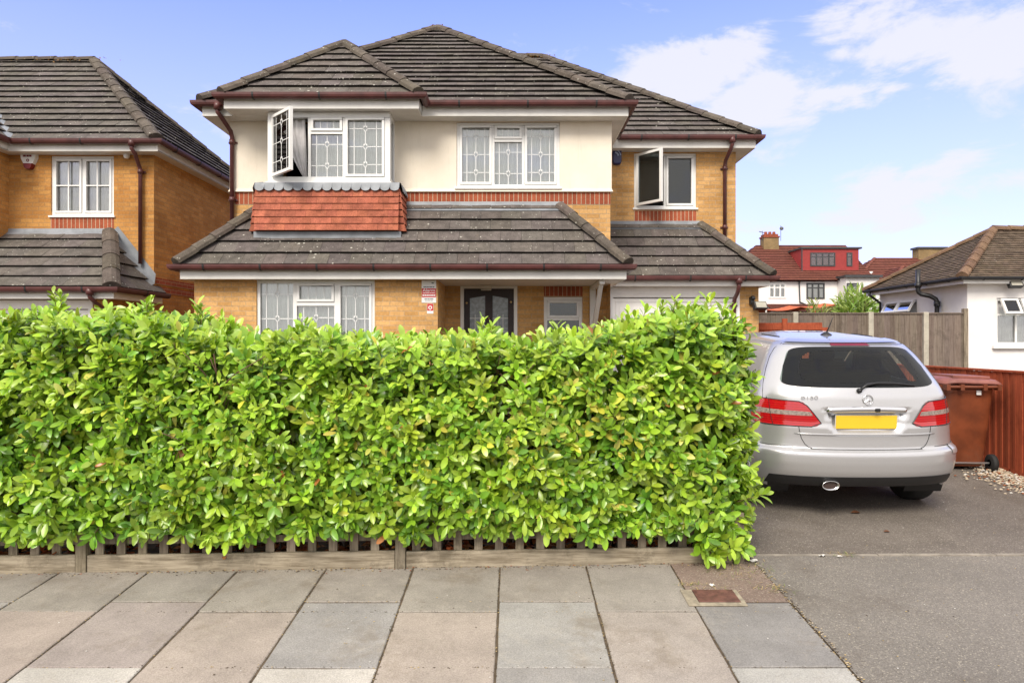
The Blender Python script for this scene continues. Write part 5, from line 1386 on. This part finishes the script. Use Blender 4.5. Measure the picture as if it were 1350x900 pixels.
# ------------------------------------------------------------------ CAR
CX, CY = 3.0, 5.84
car = thing('parked_car', 'silver compact hatchback parked on the driveway beside the hedge, seen from behind', 'car', (CX, CY, gz(CY)))
car.rotation_euler = (math.atan(.071), 0, 0)
def itp(tab, h):
    xs_ = [a for a, _ in tab]; ys_ = [b for _, b in tab]; return float(np.interp(h, xs_, ys_))
def smooth_tab(tab, w=.018):
    hs = np.linspace(tab[0][0], tab[-1][0], 400); v = np.interp(hs, [a for a, _ in tab], [b for _, b in tab]); dh = hs[1] - hs[0]
    k = max(1, int(w / dh)); ker = np.ones(2 * k + 1) / (2 * k + 1); vp = np.pad(v, k, mode='edge')
    # keep ends, smooth twice
    v2 = np.convolve(vp, ker, 'valid'); vp = np.pad(v2, k, mode='edge'); v2 = np.convolve(vp, ker, 'valid')
    return list(zip(hs.tolist(), v2.tolist()))
Trear = smooth_tab([(.18, .20), (.26, .10), (.34, .045), (.42, .012), (.50, .0), (.575, .0), (.60, .012), (.615, .055), (.70, .062), (.80, .065), (.82, .075), (.95, .085), (1.05, .10), (1.12, .13), (1.25, .225), (1.38, .33), (1.455, .41), (1.49, .50), (1.515, .68), (1.53, 1.0), (1.535, 1.4)], .008)
Twid = smooth_tab([(.18, .80), (.26, .85), (.36, .875), (.5, .888), (.60, .888), (.64, .876), (.75, .874), (.90, .872), (1.0, .855), (1.08, .825), (1.15, .795), (1.25, .745), (1.35, .69), (1.44, .63), (1.48, .59), (1.51, .50), (1.53, .34), (1.535, .10)], .015)
Tfront = smooth_tab([(.18, 4.10), (.35, 4.22), (.5, 4.25), (.62, 4.2), (.75, 4.10), (.83, 3.98), (.90, 3.75), (.96, 3.42), (1.0, 3.25), (1.1, 3.05), (1.25, 2.76), (1.38, 2.45), (1.46, 2.15), (1.5, 1.95), (1.53, 1.65), (1.535, 1.5)], .015)
Tcor = [(.18, .36), (.6, .36), (.62, .38), (1.0, .42), (1.15, .40), (1.45, .34), (1.53, .2), (1.535, .05)]
PE = 2.35
def rear_y(u, h):
    phi = u * math.pi / 2; r = itp(Trear, h); a = min(itp(Tcor, h), 2)
    w = itp(Twid, h); p = PE
    x = w * math.copysign(abs(math.sin(phi)) ** (2 / p), u) if u else 0
    y = r + a * (1 - abs(math.cos(phi)) ** (2 / p))
    return x, y
def u_of_x(x, h):
    w = itp(Twid, h); s = min(1, abs(x) / w); return math.copysign(math.asin(s ** (PE / 2)) * 2 / math.pi, x)
PL = dict(z0=.745, z1=.955)
def recess(x, h):
    # number plate recess: sloping sides
    hw = .265 + (.345 - .265) * (h - PL['z0']) / (PL['z1'] - PL['z0'])
    k = min(1, max(0, (hw - abs(x)) / .02)) * min(1, max(0, (h - PL['z0']) / .03)) * min(1, max(0, (PL['z1'] - h) / .008))
    return .05 * k
def S(u, h, off=0):
    """outline point: |u|<=1 rear curve, 1..2 side, 2..3 front"""
    def raw(u, h):
        au = abs(u); sg = 1 if u >= 0 else -1; w = itp(Twid, h); r = itp(Trear, h) + itp(Tcor, h); f = itp(Tfront, h); cf = min(.75, (f - r) * .4)
        if au <= 1:
            x, y = rear_y(u, h); return Vector((x, y + recess(x, h), h))
        if au <= 2:
            t = au - 1; y = r + (f - cf - r) * t; bulge = .012 * math.sin(math.pi * t) if h < 1.0 else .02 * math.sin(math.pi * t)
            return Vector((sg * (w + bulge), y, h))
        t = (au - 2) * math.pi / 2; p = 2.3
        return Vector((sg * w * abs(math.cos(t)) ** (2 / p), f - cf + cf * abs(math.sin(t)) ** (2 / p), h))
    p = raw(u, h)
    if off:
        e_ = .01; a = raw(u + e_, h) - raw(u - e_, h); b = raw(u, min(1.534, h + e_)) - raw(u, h - e_); n = a.cross(b)
        if n.length > 1e-9: p = p + n.normalized() * off * 1.0
    return p
CW = car.matrix_local
class CB(MB):
    """builds in the car's own coordinates"""
    def build(s, name, mat, parent=car, **k):
        pl = wloc(parent); s.v = [tuple(Vector(p) + pl) for p in s.v]; return MB.build(s, name, mat, parent, **k)
def rearwin(s_, t_):    # trapezoid with rounded corners, s,t in -1..1
    t2 = t_ * (1 - abs(s_) ** 7) ** (1 / 7) if abs(s_) < 1 else 0
    h = 1.287 + .162 * t2 + .006 * (1 - s_ * s_); hw = .692 - .165 * (t2 + 1) / 2; s2 = s_ * (1 - abs(t_) ** 9 * .0)
    return s2 * hw, h
def in_rearwin(x, h, k=.935):
    t = (h - 1.287) / .162; hw = .692 - .165 * (t + 1) / 2; s = x / hw
    return abs(s / k) ** 7 + abs(t / k) ** 7 < 1
def in_sidewin(y, h, pad=.03):
    lo = 1.02 + pad + .02 * max(0, (3 - y)); hi = 1.445 - pad
    yr = .72 + (h - 1.02) * .9 + pad; yf = 3.2 - (h - 1.0) * 1.75 - pad
    return lo < h < hi and yr < y < yf
def in_front(x, h): return 1.05 < h < 1.46 and abs(x) < itp(Twid, h) - .1
body = CB()
us = [-1 + 2 * i / 84 for i in range(85)]
side = [1 + (i + 1) / 110 for i in range(110)]; fr_ = [2 + (i + 1) / 22 for i in range(22)]
U = [-u for u in reversed(fr_)] + [-u for u in reversed(side)] + us + side + fr_
hs = sorted(set([round(x, 4) for x in np.concatenate([np.arange(.18, .58, .02), np.arange(.58, .63, .006), np.arange(.64, 1.45, .014), np.arange(1.45, 1.515, .008), [1.515, 1.521, 1.527, 1.531, 1.5345]])]))
WH = [(.74, .345), (3.50, .345)]
P = [[S(u, h) for u in U] for h in hs]
body_v = [p for row in P for p in row]; body.v = [tuple(p) for p in body_v]; nc = len(U)
for i in range(len(hs) - 1):
    for j in range(nc):
        j2 = (j + 1) % nc
        c = (P[i][j] + P[i][j2] + P[i + 1][j] + P[i + 1][j2]) / 4; h = c.z
        au = abs((U[j] + U[j2]) / 2)
        if any((c.y - wy) ** 2 + (h - .315) ** 2 < wr ** 2 for wy, wr in WH) and au > .72: continue
        if au < 1.02 and c.y < 1.2 and in_rearwin(c.x, h): continue
        if 1 < au < 2 and in_sidewin(c.y, h): continue
        if au > 2 and in_front(c.x, h) : continue
        if h < .34 and au < .70: continue
        if h < .26: continue
        body.f.append((i * nc + j, i * nc + j2, (i + 1) * nc + j2, (i + 1) * nc + j)); body.uv.append([(0, 0)] * 4); body.mi.append(0); body.t.append(WHITE)
k0 = (len(hs) - 1) * nc
body.f.append(tuple(k0 + j for j in range(nc))); body.uv.append([(0, 0)] * nc); body.mi.append(0); body.t.append(WHITE)
body.build('body', M['paint'], smooth=True)
# underside
ub = CB(); ub.box(-.50, .45, .22, .50, 3.95, .30); ub.box(-.70, 1.15, .22, .70, 3.05, .30); ub.box(-.72, .20, .30, .72, .45, .36); ub.build('underbody', M['blacktrim'])
def patch(name, fn, mat, ns=24, nt=8, off=.004, parent=car, skip=None, pw=1.0):
    b = CB(); G = []
    for j in range(nt + 1):
        row = []
        for i in range(ns + 1):
            s_, t_ = -1 + 2 * i / ns, -1 + 2 * j / nt
            s_ = math.copysign(1 - (1 - abs(s_)) ** pw, s_) if pw != 1 else s_
            u, h = fn(s_, t_); row.append(S(u, h, off))
        G.append(row)
    for j in range(nt):
        for i in range(ns):
            if skip and skip(-1 + 2 * (i + .5) / ns, -1 + 2 * (j + .5) / nt): continue
            b.face([G[j][i], G[j][i + 1], G[j + 1][i + 1], G[j + 1][i]])
    return b.build(name, mat, parent, smooth=True, weld=True)
def fw_(s_, t_):
    x, h = rearwin(s_, t_); return u_of_x(x, h), h
M['frit'] = plain('black_glass_border', (.008, .009, .010), .1, spec=.25)
rw = patch('rear_window', fw_, M['carglass'], 48, 20, .004, pw=1.6)
patch('window_border', fw_, M['frit'], 64, 28, .0045, parent=rw, pw=1.0, skip=lambda s_, t_: abs(s_) ** 5 + abs(t_) ** 5 < .80 ** 5)
# side glass
for sg, in ((1,), (-1,)):
    for (ya, yb) in ((.95, 1.75), (1.82, 2.75)):
        def fs(s_, t_, ya=ya, yb=yb, sg=sg):
            h = 1.235 + .215 * t_; r = itp(Trear, h) + itp(Tcor, h); f = itp(Tfront, h); cf = min(.75, (f - r) * .4)
            y0_ = ya + (h - 1.02) * (.55 if ya < 1 else .0); y1_ = min(yb + (.35 if yb > 2 else 0), f - cf - .02) if yb > 2 else yb
            y = y0_ + (y1_ - y0_) * (s_ + 1) / 2; return sg * (1 + (y - r) / (f - cf - r)), h
        patch('side_window', fs, M['carglass'], 20, 8, .004 * sg * (1 if sg > 0 else -1))
def ffr(s_, t_):
    h = 1.25 + .22 * t_; return None
ws = CB(); G = []
for j in range(9):
    h = 1.03 + .44 * j / 8; row = []
    for i in range(25):
        v_ = -1 + 2 * i / 24; u = 3 - abs(v_) * .75; u = math.copysign(u, v_ if v_ else 1); row.append(S(min(2.999, abs(u)) * (1 if u > 0 else -1), h, .004))
    G.append(row)
ws.grid(G); ws.build('windscreen', M['carglass'], smooth=True)
# tail lamps
for sg in (-1, 1):
    def fl_(s_, t_, sg=sg):
        h = .905 + .105 * t_; k = (t_ + 1) / 2
        xi = .385 + .105 * k; 
        uo = .915 + .03 * k; ui = u_of_x(xi, h); u = ui + (uo - ui) * (s_ + 1) / 2
        # rounded corners and slightly bowed edges
        t3 = t_ * (1 - abs(s_) ** 16 * .30); h = .905 + .104 * t3 + .010 * (s_ + 1) / 2 * (1 if t_ > 0 else .2); hh = h; return sg * u, hh - .012 * (1 - k) * 0
    lamp = patch('tail_lamp', fl_, M['lampred'], 22, 10, .006)
    patch('reversing_lamp', lambda s_, t_, f=fl_: f(-.95 + (s_ + 1) * .93, .05 + t_ * .17), M['lampclear'], 20, 3, .0075, parent=lamp)
    b = CB(); b.tube([S(*fl_(.12, t_), .009) for t_ in (-1, -.5, 0, .5, 1)], .0022, 5); b.build('seam', M['blacktrim'], lamp)
    b = CB()
    ring = [fl_(-1 + 2 * i / 10, 1) for i in range(11)] + [fl_(1, 1 - 2 * i / 6) for i in range(7)] + [fl_(1 - 2 * i / 10, -1) for i in range(11)] + [fl_(-1, -1 + 2 * i / 6) for i in range(7)]
    b.tube([S(u, h, .0045) for u, h in ring], .0045, 6); b.build('rim', M['blacktrim'], lamp)
# shut lines (dark gaps)
def line(b, uh, r=.0034, off=.0008): b.tube([S(u, h, off) for u, h in uh], r, 5)
sh = CB()
for sg in (-1, 1):
    line(sh, [(sg * u_of_x(x, h), h) for x, h in ((.560, .80), (.555, .76), (.54, .70), (.515, .655), (.49, .632), (.46, .622))])
    line(sh, [(sg * (u_of_x(.80, .9) + .0 + .0 * i), h) for i, h in enumerate((1.02, 1.03))])
    line(sh, [(sg * u_of_x(x, h), h) for x, h in ((.80, 1.015), (.79, 1.08), (.765, 1.16), (.72, 1.26), (.665, 1.36), (.61, 1.43), (.54, 1.475))], .003)
    line(sh, [(sg * (1.0 + .02 * i), .632 - .002 * i) for i in range(8)], .0028); line(sh, [(sg * u_of_x(x, .63), .63) for x in (.60, .65, .72, .78, .83)] + [(sg * 1.0, .632)], .0028)
    line(sh, [(sg * (1.07), h) for h in (.63, .55, .47, .40)], .0028)
    for yd in (1.78, 2.78):
        q = []
        for h in np.arange(.35, 1.02, .06):
            r = itp(Trear, h) + itp(Tcor, h); f = itp(Tfront, h); cf = min(.75, (f - r) * .4); q.append((sg * (1 + (yd - r) / (f - cf - r)), float(h)))
        line(sh, q, .003)
line(sh, [(u_of_x(x, .617), .617) for x in np.linspace(-.47, .47, 15)], .004)
line(sh, [(u_of_x(x, 1.468), 1.468) for x in np.linspace(-.54, .54, 15)], .003)
sh.build('panel_gap', M['blacktrim'])
cr = CB()
cr.tube([S(u_of_x(x, .742), .742, .003) + Vector((0, -.004, 0)) for x in np.linspace(-.60, .60, 21)], [.0015] + [.006] * 19 + [.0015], 6); cr.build('crease', M['paint'], smooth=True)
# lower black diffuser, bumper reflector pad
patch('diffuser', lambda s_, t_: (s_ * (.735 - .06 * (t_ + 1) / 2), .340 + .044 * t_ + .006 * (1 - s_ * s_)), M['blacktrim'], 30, 5, .004)
patch('bumper_pad', lambda s_, t_: (.80 + .17 * s_, .60 + .035 * t_), M['paint'], 12, 4, .007)
# chrome handle bar with camera
b = CB(); G = []
for j in range(7):
    a = math.pi * j / 6; row = []
    for i in range(41):
        x = -.345 + .69 * i / 40; th_ = min(1, (.345 - abs(x)) / .03) ** .5; h0 = .948 - .000 * x
        y = rear_y(u_of_x(x, h0), h0)[1]; row.append(Vector((x, y - .022 * math.sin(a) * th_ + .002, h0 + (.024 * th_ + .002) * math.cos(a) + .012 * math.cos(x * 4.5) - .006)))
    G.append(row)
b.grid(G); b.build('chrome_strip', M['chrome'], smooth=True)
b = CB(); b.box(.05, rear_y(0, .95)[1] - .03, .935, .09, rear_y(0, .95)[1] - .015, .965); b.build('handle_button', M['blacktrim'], bevel=.004)
yp = .075 + .03
b = CB(); yy = rear_y(0, .85)[1] + .048; b.box(-.258, yy - .022, .785, .258, yy - .008, .898); b.build('number_plate', M['plate'], bevel=.004)
b = CB(); b.box(-.264, yy - .016, .779, .264, yy - .003, .904); b.build('plate_holder', M['litter'], bevel=.003)
# round three pointed star emblem
b = CB(); ey = rear_y(0, 1.03)[1] - .008; tl_ = .12
em_c = Vector((.0, ey, 1.035))
ringp = [em_c + Vector((.041 * math.cos(a), tl_ * .041 * math.sin(a), .041 * math.sin(a))) for a in np.linspace(0, 2 * math.pi, 33)]
b.tube(ringp, .0045, 8, cap=False)
for a in (90, 210, 330):
    d = Vector((math.cos(R(a)), tl_ * math.sin(R(a)), math.sin(R(a)))); sd_ = Vector((-math.sin(R(a)), 0, math.cos(R(a))))
    p0 = em_c + Vector((0, -.006, 0)); tip = em_c + d * .039; w1 = em_c + sd_ * .008 + d * .0; w2 = em_c - sd_ * .008
    b.face([p0, w1, tip]); b.face([p0, tip, w2])
b.build('emblem', M['chrome'], smooth=False)
t_ = text('badge', 'B150', .050, (0, 0, 0), M['alloy'], car, sx=1.35, ext=.002); t_.location = (-.475, rear_y(u_of_x(-.475, 1.035), 1.035)[1] - .010, 1.048)
t_.rotation_euler = (R(90 - 7), 0, R(-13))
# wiper
b = CB()
def rp(x, h, o): 
    v = S(u_of_x(x, h), h, o); return v
b.lathe(rp(-.065, 1.105, .0), (0, -1, .3), [(0, .022), (.02, .02), (.032, .012), (.034, 0)], 14)
b.tube([rp(-.06, 1.108, .03), rp(-.0, 1.142, .03), rp(.10, 1.158, .022), rp(.22, 1.158, .018), rp(.34, 1.148, .016), rp(.44, 1.135, .014)], [.012, .011, .009, .008, .007, .004], 8)
b.tube([rp(.0, 1.15, .014), rp(.2, 1.152, .012), rp(.44, 1.135, .012)], [.006, .006, .004], 6)
b.build('wiper', M['black'], smooth=True)
# high stop lamp, spoiler lip, aerial
patch('stop_lamp', lambda s_, t_: (u_of_x(s_ * .17, 1.467), 1.470 + .009 * t_), M['maroon'], 10, 3, .006)
patch('spoiler', lambda s_, t_: (u_of_x(s_ * .50, 1.49), 1.492 + .012 * t_), M['paint'], 24, 4, .012)
b = CB(); ax = .03; ay_ = .98; az = 1.527
b.lathe((ax, ay_, az - .004), (0, 0, 1), [(0, .055), (.012, .048), (.024, .028), (.034, .014), (.036, 0)], 20)
b.tube([(ax, ay_, az + .015), (ax + .012, ay_ - .05, az + .10), (ax + .022, ay_ - .085, az + .175)], [.0075, .005, .003], 8); b.build('aerial', M['black'], smooth=True)
# roof seam strips
for sg in (-1, 1):
    b = CB(); b.tube([S(sg * (1 + t * .8), 1.513, .002) for t in np.linspace(0.0, 1, 14)], .006, 6); b.build('roof_strip', M['blacktrim'])
# arches, wheels
for sg in (-1, 1):
    for wy, wr in WH:
        b = CB(); pts = []
        for k in range(25):
            a = math.pi * (k / 24 * 1.16 - .08); yv = wy + wr * math.cos(a); h = .315 + wr * math.sin(a)
            r = itp(Trear, h) + itp(Tcor, h); f = itp(Tfront, h); cf = min(.75, (f - r) * .4)
            pt = S(sg * (1 + (yv - r) / (f - cf - r)), h, 0) if yv > r else S(sg * .97, h, 0); pt.y = yv; pts.append(pt)
        b.tube(pts, .018, 8); b.build('arch_trim', M['paint'], smooth=True)
        b = CB(); A_ = []; B_ = []
        for k in range(25):
            a = math.pi * (k / 24 * 1.3 - .15); A_.append(Vector((sg * .855, wy + (wr + .005) * math.cos(a), .315 + (wr + .005) * math.sin(a)))); B_.append(Vector((sg * .52, wy + (wr + .005) * math.cos(a), .315 + (wr + .005) * math.sin(a))))
        b.grid([A_, B_]); b.face([Vector((sg * .52, wy + wr * math.cos(a_), .315 + wr * math.sin(a_))) for a_ in np.linspace(-.4, math.pi + .4, 20)]); b.build('arch_liner', M['blacktrim'])
        b = CB(); xo = sg * .845; ax_ = (sg, 0, 0)
        wheel = b; b.lathe((xo, wy, .315), ax_, [(-.20, .20), (-.205, .27), (-.19, .302), (-.16, .315), (-.04, .315), (-.01, .302), (.0, .27), (-.005, .215)], 40)
        tyre = b.build('wheel', M['rubber'], smooth=True)
        b = CB(); b.lathe((xo, wy, .315), ax_, [(-.18, .20), (-.02, .20), (-.006, .215), (-.006, .205), (-.025, .19), (-.03, .06), (-.012, .05), (-.010, 0)], 40)
        for k in range(7):
            a = 2 * math.pi * k / 7; c_ = Vector((xo - sg * .015, wy, .315)); d_ = Vector((0, math.cos(a), math.sin(a))); bar3(b, c_ + d_ * .04, c_ + d_ * .20, .035, .02)
        b.build('rim', M['alloy'], tyre)
# exhaust, mirrors, interior
b = CB(); b.lathe((-.32, .12, .318), (0, -1, 0), [(0, .045), (.09, .050), (.095, .052), (.095, .046), (.02, .042), (.015, 0)], 28)
for i, v in enumerate(b.v): b.v[i] = (-.32 + (v[0] + .32) * 1.45, v[1], .318 + (v[2] - .318) * .78)
ex = b.build('exhaust', M['chrome'], smooth=True)
b = CB(); b.face([Vector((-.32 + .062 * math.cos(a), .045, .318 + .033 * math.sin(a))) for a in np.linspace(0, 6.283, 24)[:-1]]); b.build('bore', M['exhaust'], ex)
for sg in (-1, 1):
    b = CB(); b.lathe((sg * .86, 2.85, 1.08), (sg, 0, 0), [(-.02, .03), (.04, .04), (.05, .085), (.16, .085), (.19, .05), (.195, 0)], 16); b.build('wing_mirror', M['paint'], smooth=True)
b = CB(); b.box(-.74, .35, .55, .74, 3.2, .60)
b.build('floor', M['seat'])
def cseat(x, y, w, name='seat'):
    b = CB(); b.box(x - w / 2, y, .60, x + w / 2, y + .5, .78); bar3(b, (x, y + .05, .70), (x, y - .12, 1.20), w, .13)
    for q in ((0,) if w < .7 else (-.4, .4)): bar3(b, (x + q, y - .12, 1.20), (x + q, y - .15, 1.37), .25, .10)
    return b.build(name, M['seat'], bevel=.02)
cseat(0, 1.05, 1.25); cseat(-.37, 1.95, .52); cseat(.37, 1.95, .52)
b = CB(); b.box(-.66, .36, 1.03, .66, .95, 1.05); b.build('parcel_shelf', M['seat'])
b = CB(); b.box(-.70, 2.85, .6, .70, 3.3, 1.0); b.build('dashboard', M['seat'], bevel=.03)
# ------------------------------------------------------------------ WHEELIE BIN
def wheelie_bin():
    bx, by = (1274 - 675) * 7.55 / F_PX, 7.78; z0 = gz(7.45)
    t = thing('wheelie_bin', 'brown wheeled refuse bin with faded lid standing between the car and red fence', 'bin', (bx, by, z0))
    t.rotation_euler = (0, 0, R(-4)); t.scale = (.965, .965, .965)
    class BB(MB):
        def build(s, name, mat, parent=t, **k):
            pl = wloc(parent); s.v = [tuple(Vector(p) + pl) for p in s.v]; return MB.build(s, name, mat, parent, **k)
    b = BB(); rings = []
    for h, wx, wy in ((.06, .225, .22), (.10, .232, .24), (.5, .262, .285), (.90, .285, .33), (.94, .285, .33), (.945, .305, .35), (.985, .305, .35)):
        ring = []
        for k in range(40):
            a = 2 * math.pi * (k + .5) / 40; ca, sa = math.cos(a), math.sin(a)
            ring.append(Vector((wx * math.copysign(abs(ca) ** .28, ca), wy * math.copysign(abs(sa) ** .28, sa) + (.02 if h < .2 else 0), h)))
        rings.append(ring)
    b.grid([r + [r[0]] for r in rings]); b.face(rings[0][::-1]); b.face(rings[-1])
    b.build('body', M['bin'], smooth=False, weld=True)
    b = BB(); rows = []
    for h, s, dz in ((.985, 1.06, 0), (1.0, 1.08, 0), (1.03, 1.02, 0), (1.05, .90, 0), (1.065, .6, 0), (1.07, .2, 0)):
        ring = []
        for k in range(41):
            a = 2 * math.pi * (k + .5) / 40; ca, sa = math.cos(a), math.sin(a)
            ring.append(Vector((.31 * s * math.copysign(abs(ca) ** .3, ca), .37 * s * math.copysign(abs(sa) ** .3, sa), h + .012 * math.sin(3 * a) * (s > .95))))
        rows.append(ring)
    b.grid(rows)
    b.box(-.20, -.30, 1.055, .20, .20, 1.085)
    lid = b.build('lid', M['lid'], bevel=.006)
    lid.rotation_euler = (0, R(2), 0)
    b = BB(); b.tube([(-.28, -.40, .965), (.28, -.40, .965)], .016, 10)
    for x in (-.27, -.12, .12, .27): b.box(x - .02, -.42, .93, x + .02, -.34, .995)
    b.build('handle', M['bin'], smooth=False)
    b = BB(); b.box(.06, -.357, .875, .11, -.352, .925); b.build('sticker', M['signwhite'])
    b = BB(); b.tube([(-.27, -.22, .10), (.27, -.22, .10)], .012, 8); b.build('axle', M['alloy'])
    for sg in (-1, 1):
        b = BB(); b.lathe((sg * .30, -.22, .10), (sg, 0, 0), [(-.03, .04), (-.03, .085), (-.02, .10), (.02, .10), (.03, .085), (.03, .04), (.02, .035)], 28)
        b.lathe((sg * .30, -.22, .10), (sg, 0, 0), [(.02, .035), (.035, .02), (.036, 0)], 14, m=1); b.build('wheel', [M['rubber'], M['alloy']], smooth=True)
wheelie_bin()
# ------------------------------------------------------------------ inspection cover
t = thing('drain_cover', 'rusty square iron cover set in a cement surround at the pavement edge', 'drain cover', (1.42, 4.37, gz(4.37)))
def slopebox(mb, x0, x1, y0, y1, d0, d1, m=0):
    c = [Vector((x, y, gz(y) + d)) for d in (d0, d1) for y in (y0, y1) for x in (x0, x1)]; mb._hex(c, m, WHITE)
X_ = lambda px, Y: (px - 675) * Y / F_PX
mb = MB(); slopebox(mb, X_(917, 4.43), X_(971, 4.43), 4.345, 4.52, .006, .014); mb.build('cover', M['iron'], t, bevel=.003)
mb = MB(); xa_, xb_ = X_(917, 4.43), X_(971, 4.43)
slopebox(mb, xa_ - .075, xa_ - .002, 4.30, 4.53, .001, .010); slopebox(mb, xb_ + .002, xb_ + .03, 4.30, 4.53, .001, .010); slopebox(mb, xa_ - .002, xb_ + .002, 4.30, 4.343, .001, .010)
mb.build('surround', plain('cement_haunch', (.29, .25, .185), .95, var=.25, scale=20, bump=.5), t, bevel=.003)
# ------------------------------------------------------------------ pebbles, litter, straw
def scatter(name, n, fx, sz, mat, label, flat=.6, m_extra=None):
    mb = MB(); mats = [mat] + (m_extra or [])
    for _ in range(n):
        x, y, dz = fx(); s = random.uniform(*sz); a = random.uniform(0, 6.28); k = 6; el_ = random.uniform(.5, 1)
        c = Vector((x, y, gz(y) + dz)); mi = random.randrange(len(mats))
        ring = [c + Vector((s * math.cos(a + 6.28 * i / k) * random.uniform(.8, 1.1), s * el_ * math.sin(a + 6.28 * i / k) * random.uniform(.8, 1.1), s * flat * .3)) for i in range(k)]
        top = c + Vector((0, 0, s * flat)); tt = rt(.2)
        lo = [p + (c - p) * .1 + Vector((0, 0, -s * flat * .45)) for p in ring]
        for i in range(k):
            q = (i + 1) % k; mb.face([ring[i], ring[q], top], m=mi, tint=tt); mb.face([lo[i], lo[q], ring[q], ring[i]], m=mi, tint=tt)
    o = mb.build(name, mats, None); tag(o, label, kind='stuff'); return o
def f_peb():
    y = random.uniform(6.7, 8.2); w = .38 if y < 7.5 else .25; return 5.34 - abs(random.gauss(0, w * .6)), y + random.uniform(-.05, .05), .004 + random.uniform(0, .02)
scatter('gravel', 1300, f_peb, (.008, .020), M['pebble'], 'pale pebbles spilling from the foot of the red fence', m_extra=[M['litter'], M['copper']] + [M['pebble']] * 5)
def f_drive():
    return random.uniform(1.75, 5.3), random.uniform(3.3, 7.5), .003
scatter('debris', 420, f_drive, (.002, .0065), M['litter'], 'small pale flecks scattered over the driveway', flat=.3, m_extra=[M['straw'], M['straw'], M['soil']])
def f_edge():
    x = random.uniform(-5, 1.6); return x, FY(x) - abs(random.gauss(0.03, .03)), .003
scatter('debris', 800, f_edge, (.002, .009), M['soil'], 'dirt and crumbled leaf gathered along the foot of the timber fence', flat=.35, m_extra=[M['copper'], M['straw'], M['soil'], M['joint']])
def f_joint():
    if random.random() < .75: return random.choice(jx[10:]) + random.gauss(0, .006), random.uniform(3.3, 4.95), .001
    x = random.uniform(-4.5, 1.7); return x, random.choice([4.235, 4.37, 3.605]) + random.gauss(0, .005), .001
scatter('debris', 2600, f_joint, (.0015, .0055), M['joint'], 'dirt and moss packed into the joints of the paving', flat=.3, m_extra=[M['soil'], M['straw'], M['joint']])
def f_side():
    y = random.uniform(2.6, 5.1); return 1.75 + random.gauss(0, .015), y, .002
scatter('debris', 500, f_side, (.002, .008), M['soil'], 'grit along the edge between the paving and the tarmac crossover', flat=.3, m_extra=[M['straw'], M['joint'], M['pebble']])
def f_pave():
    return random.uniform(-4.5, 1.7), random.uniform(3.3, 4.9), .003
scatter('debris', 130, f_pave, (.002, .006), M['straw'], 'tiny specks lying on the paving slabs', flat=.35, m_extra=[M['soil'], M['litter']])
mb = MB()
for cx, cy, n, sp in ((1.62, 4.80, 90, .13), (1.72, 4.55, 60, .07), (1.17, 4.62, 40, .05), (1.30, 4.56, 40, .07), (2.45, 5.15, 50, .05), (1.70, 4.95, 50, .10)):
    for _ in range(n):
        x = cx + random.gauss(0, sp); y = cy + random.gauss(0, sp * .5); a = random.uniform(0, 6.28); L = random.uniform(.015, .05); h = random.uniform(.002, .014)
        p = Vector((x, y, gz(y) + .004)); q = p + Vector((math.cos(a) * L, math.sin(a) * L, h)); s = Vector((-math.sin(a), math.cos(a), 0)) * .0015
        mb.face([p - s, p + s, q + s * .5, q - s * .5], m=random.randrange(3))
o = mb.build('dry_grass', [M['straw'], M['straw'], plain('small_weed', (.16, .22, .05), .8)], None); tag(o, 'dry straw and weeds growing in the paving joints near the iron cover', kind='stuff')
for (px, Y, s_, lab, mt) in ((993, 5.02, .032, 'crumpled white litter at the hedge corner', 'litter'), (1084, 5.12, .022, 'small white paper scrap on the driveway edging', 'litter'), (1107, 5.10, .018, 'thin white paper strip beside the driveway edging', 'litter'), (939, 4.60, .016, 'tiny white scrap behind the rusty drain cover', 'litter')):
    mb = MB(); x = X_(px, Y); c = Vector((x, Y, gz(Y) + .004)); N_ = 5; G = []
    for j in range(N_):
        G.append([c + Vector(((i / 4 - .5) * 2 * s_, (j / 4 - .5) * 1.2 * s_, random.uniform(0, .012))) for i in range(5)])
    mb.grid(G); mb.grid([[p + Vector((0, 0, -.002)) for p in r] for r in G], flip=True); o = mb.build('paper_scrap', M[mt]); tag(o, lab, 'litter')
lvd = [(1122, 6.1, 'curled rusty dead leaf on the tarmac behind the exhaust', .09), (1165, 5.62, 'small dark dead leaf on the tarmac behind the right wheel', .055)]
for (px, Y, lab, L_) in lvd:
    l1 = Leaves(); x = X_(px, Y); l1.add(np.array([x, Y, gz(Y) + .012]), np.array([1, .2, .05]), np.array([0, -.3, 1.]), L_, L_ * .5, (.16, .07, .035), bend=.1, fold=.4); o = l1.build('dead_leaf', M['bush'], None); tag(o, lab, 'leaf')
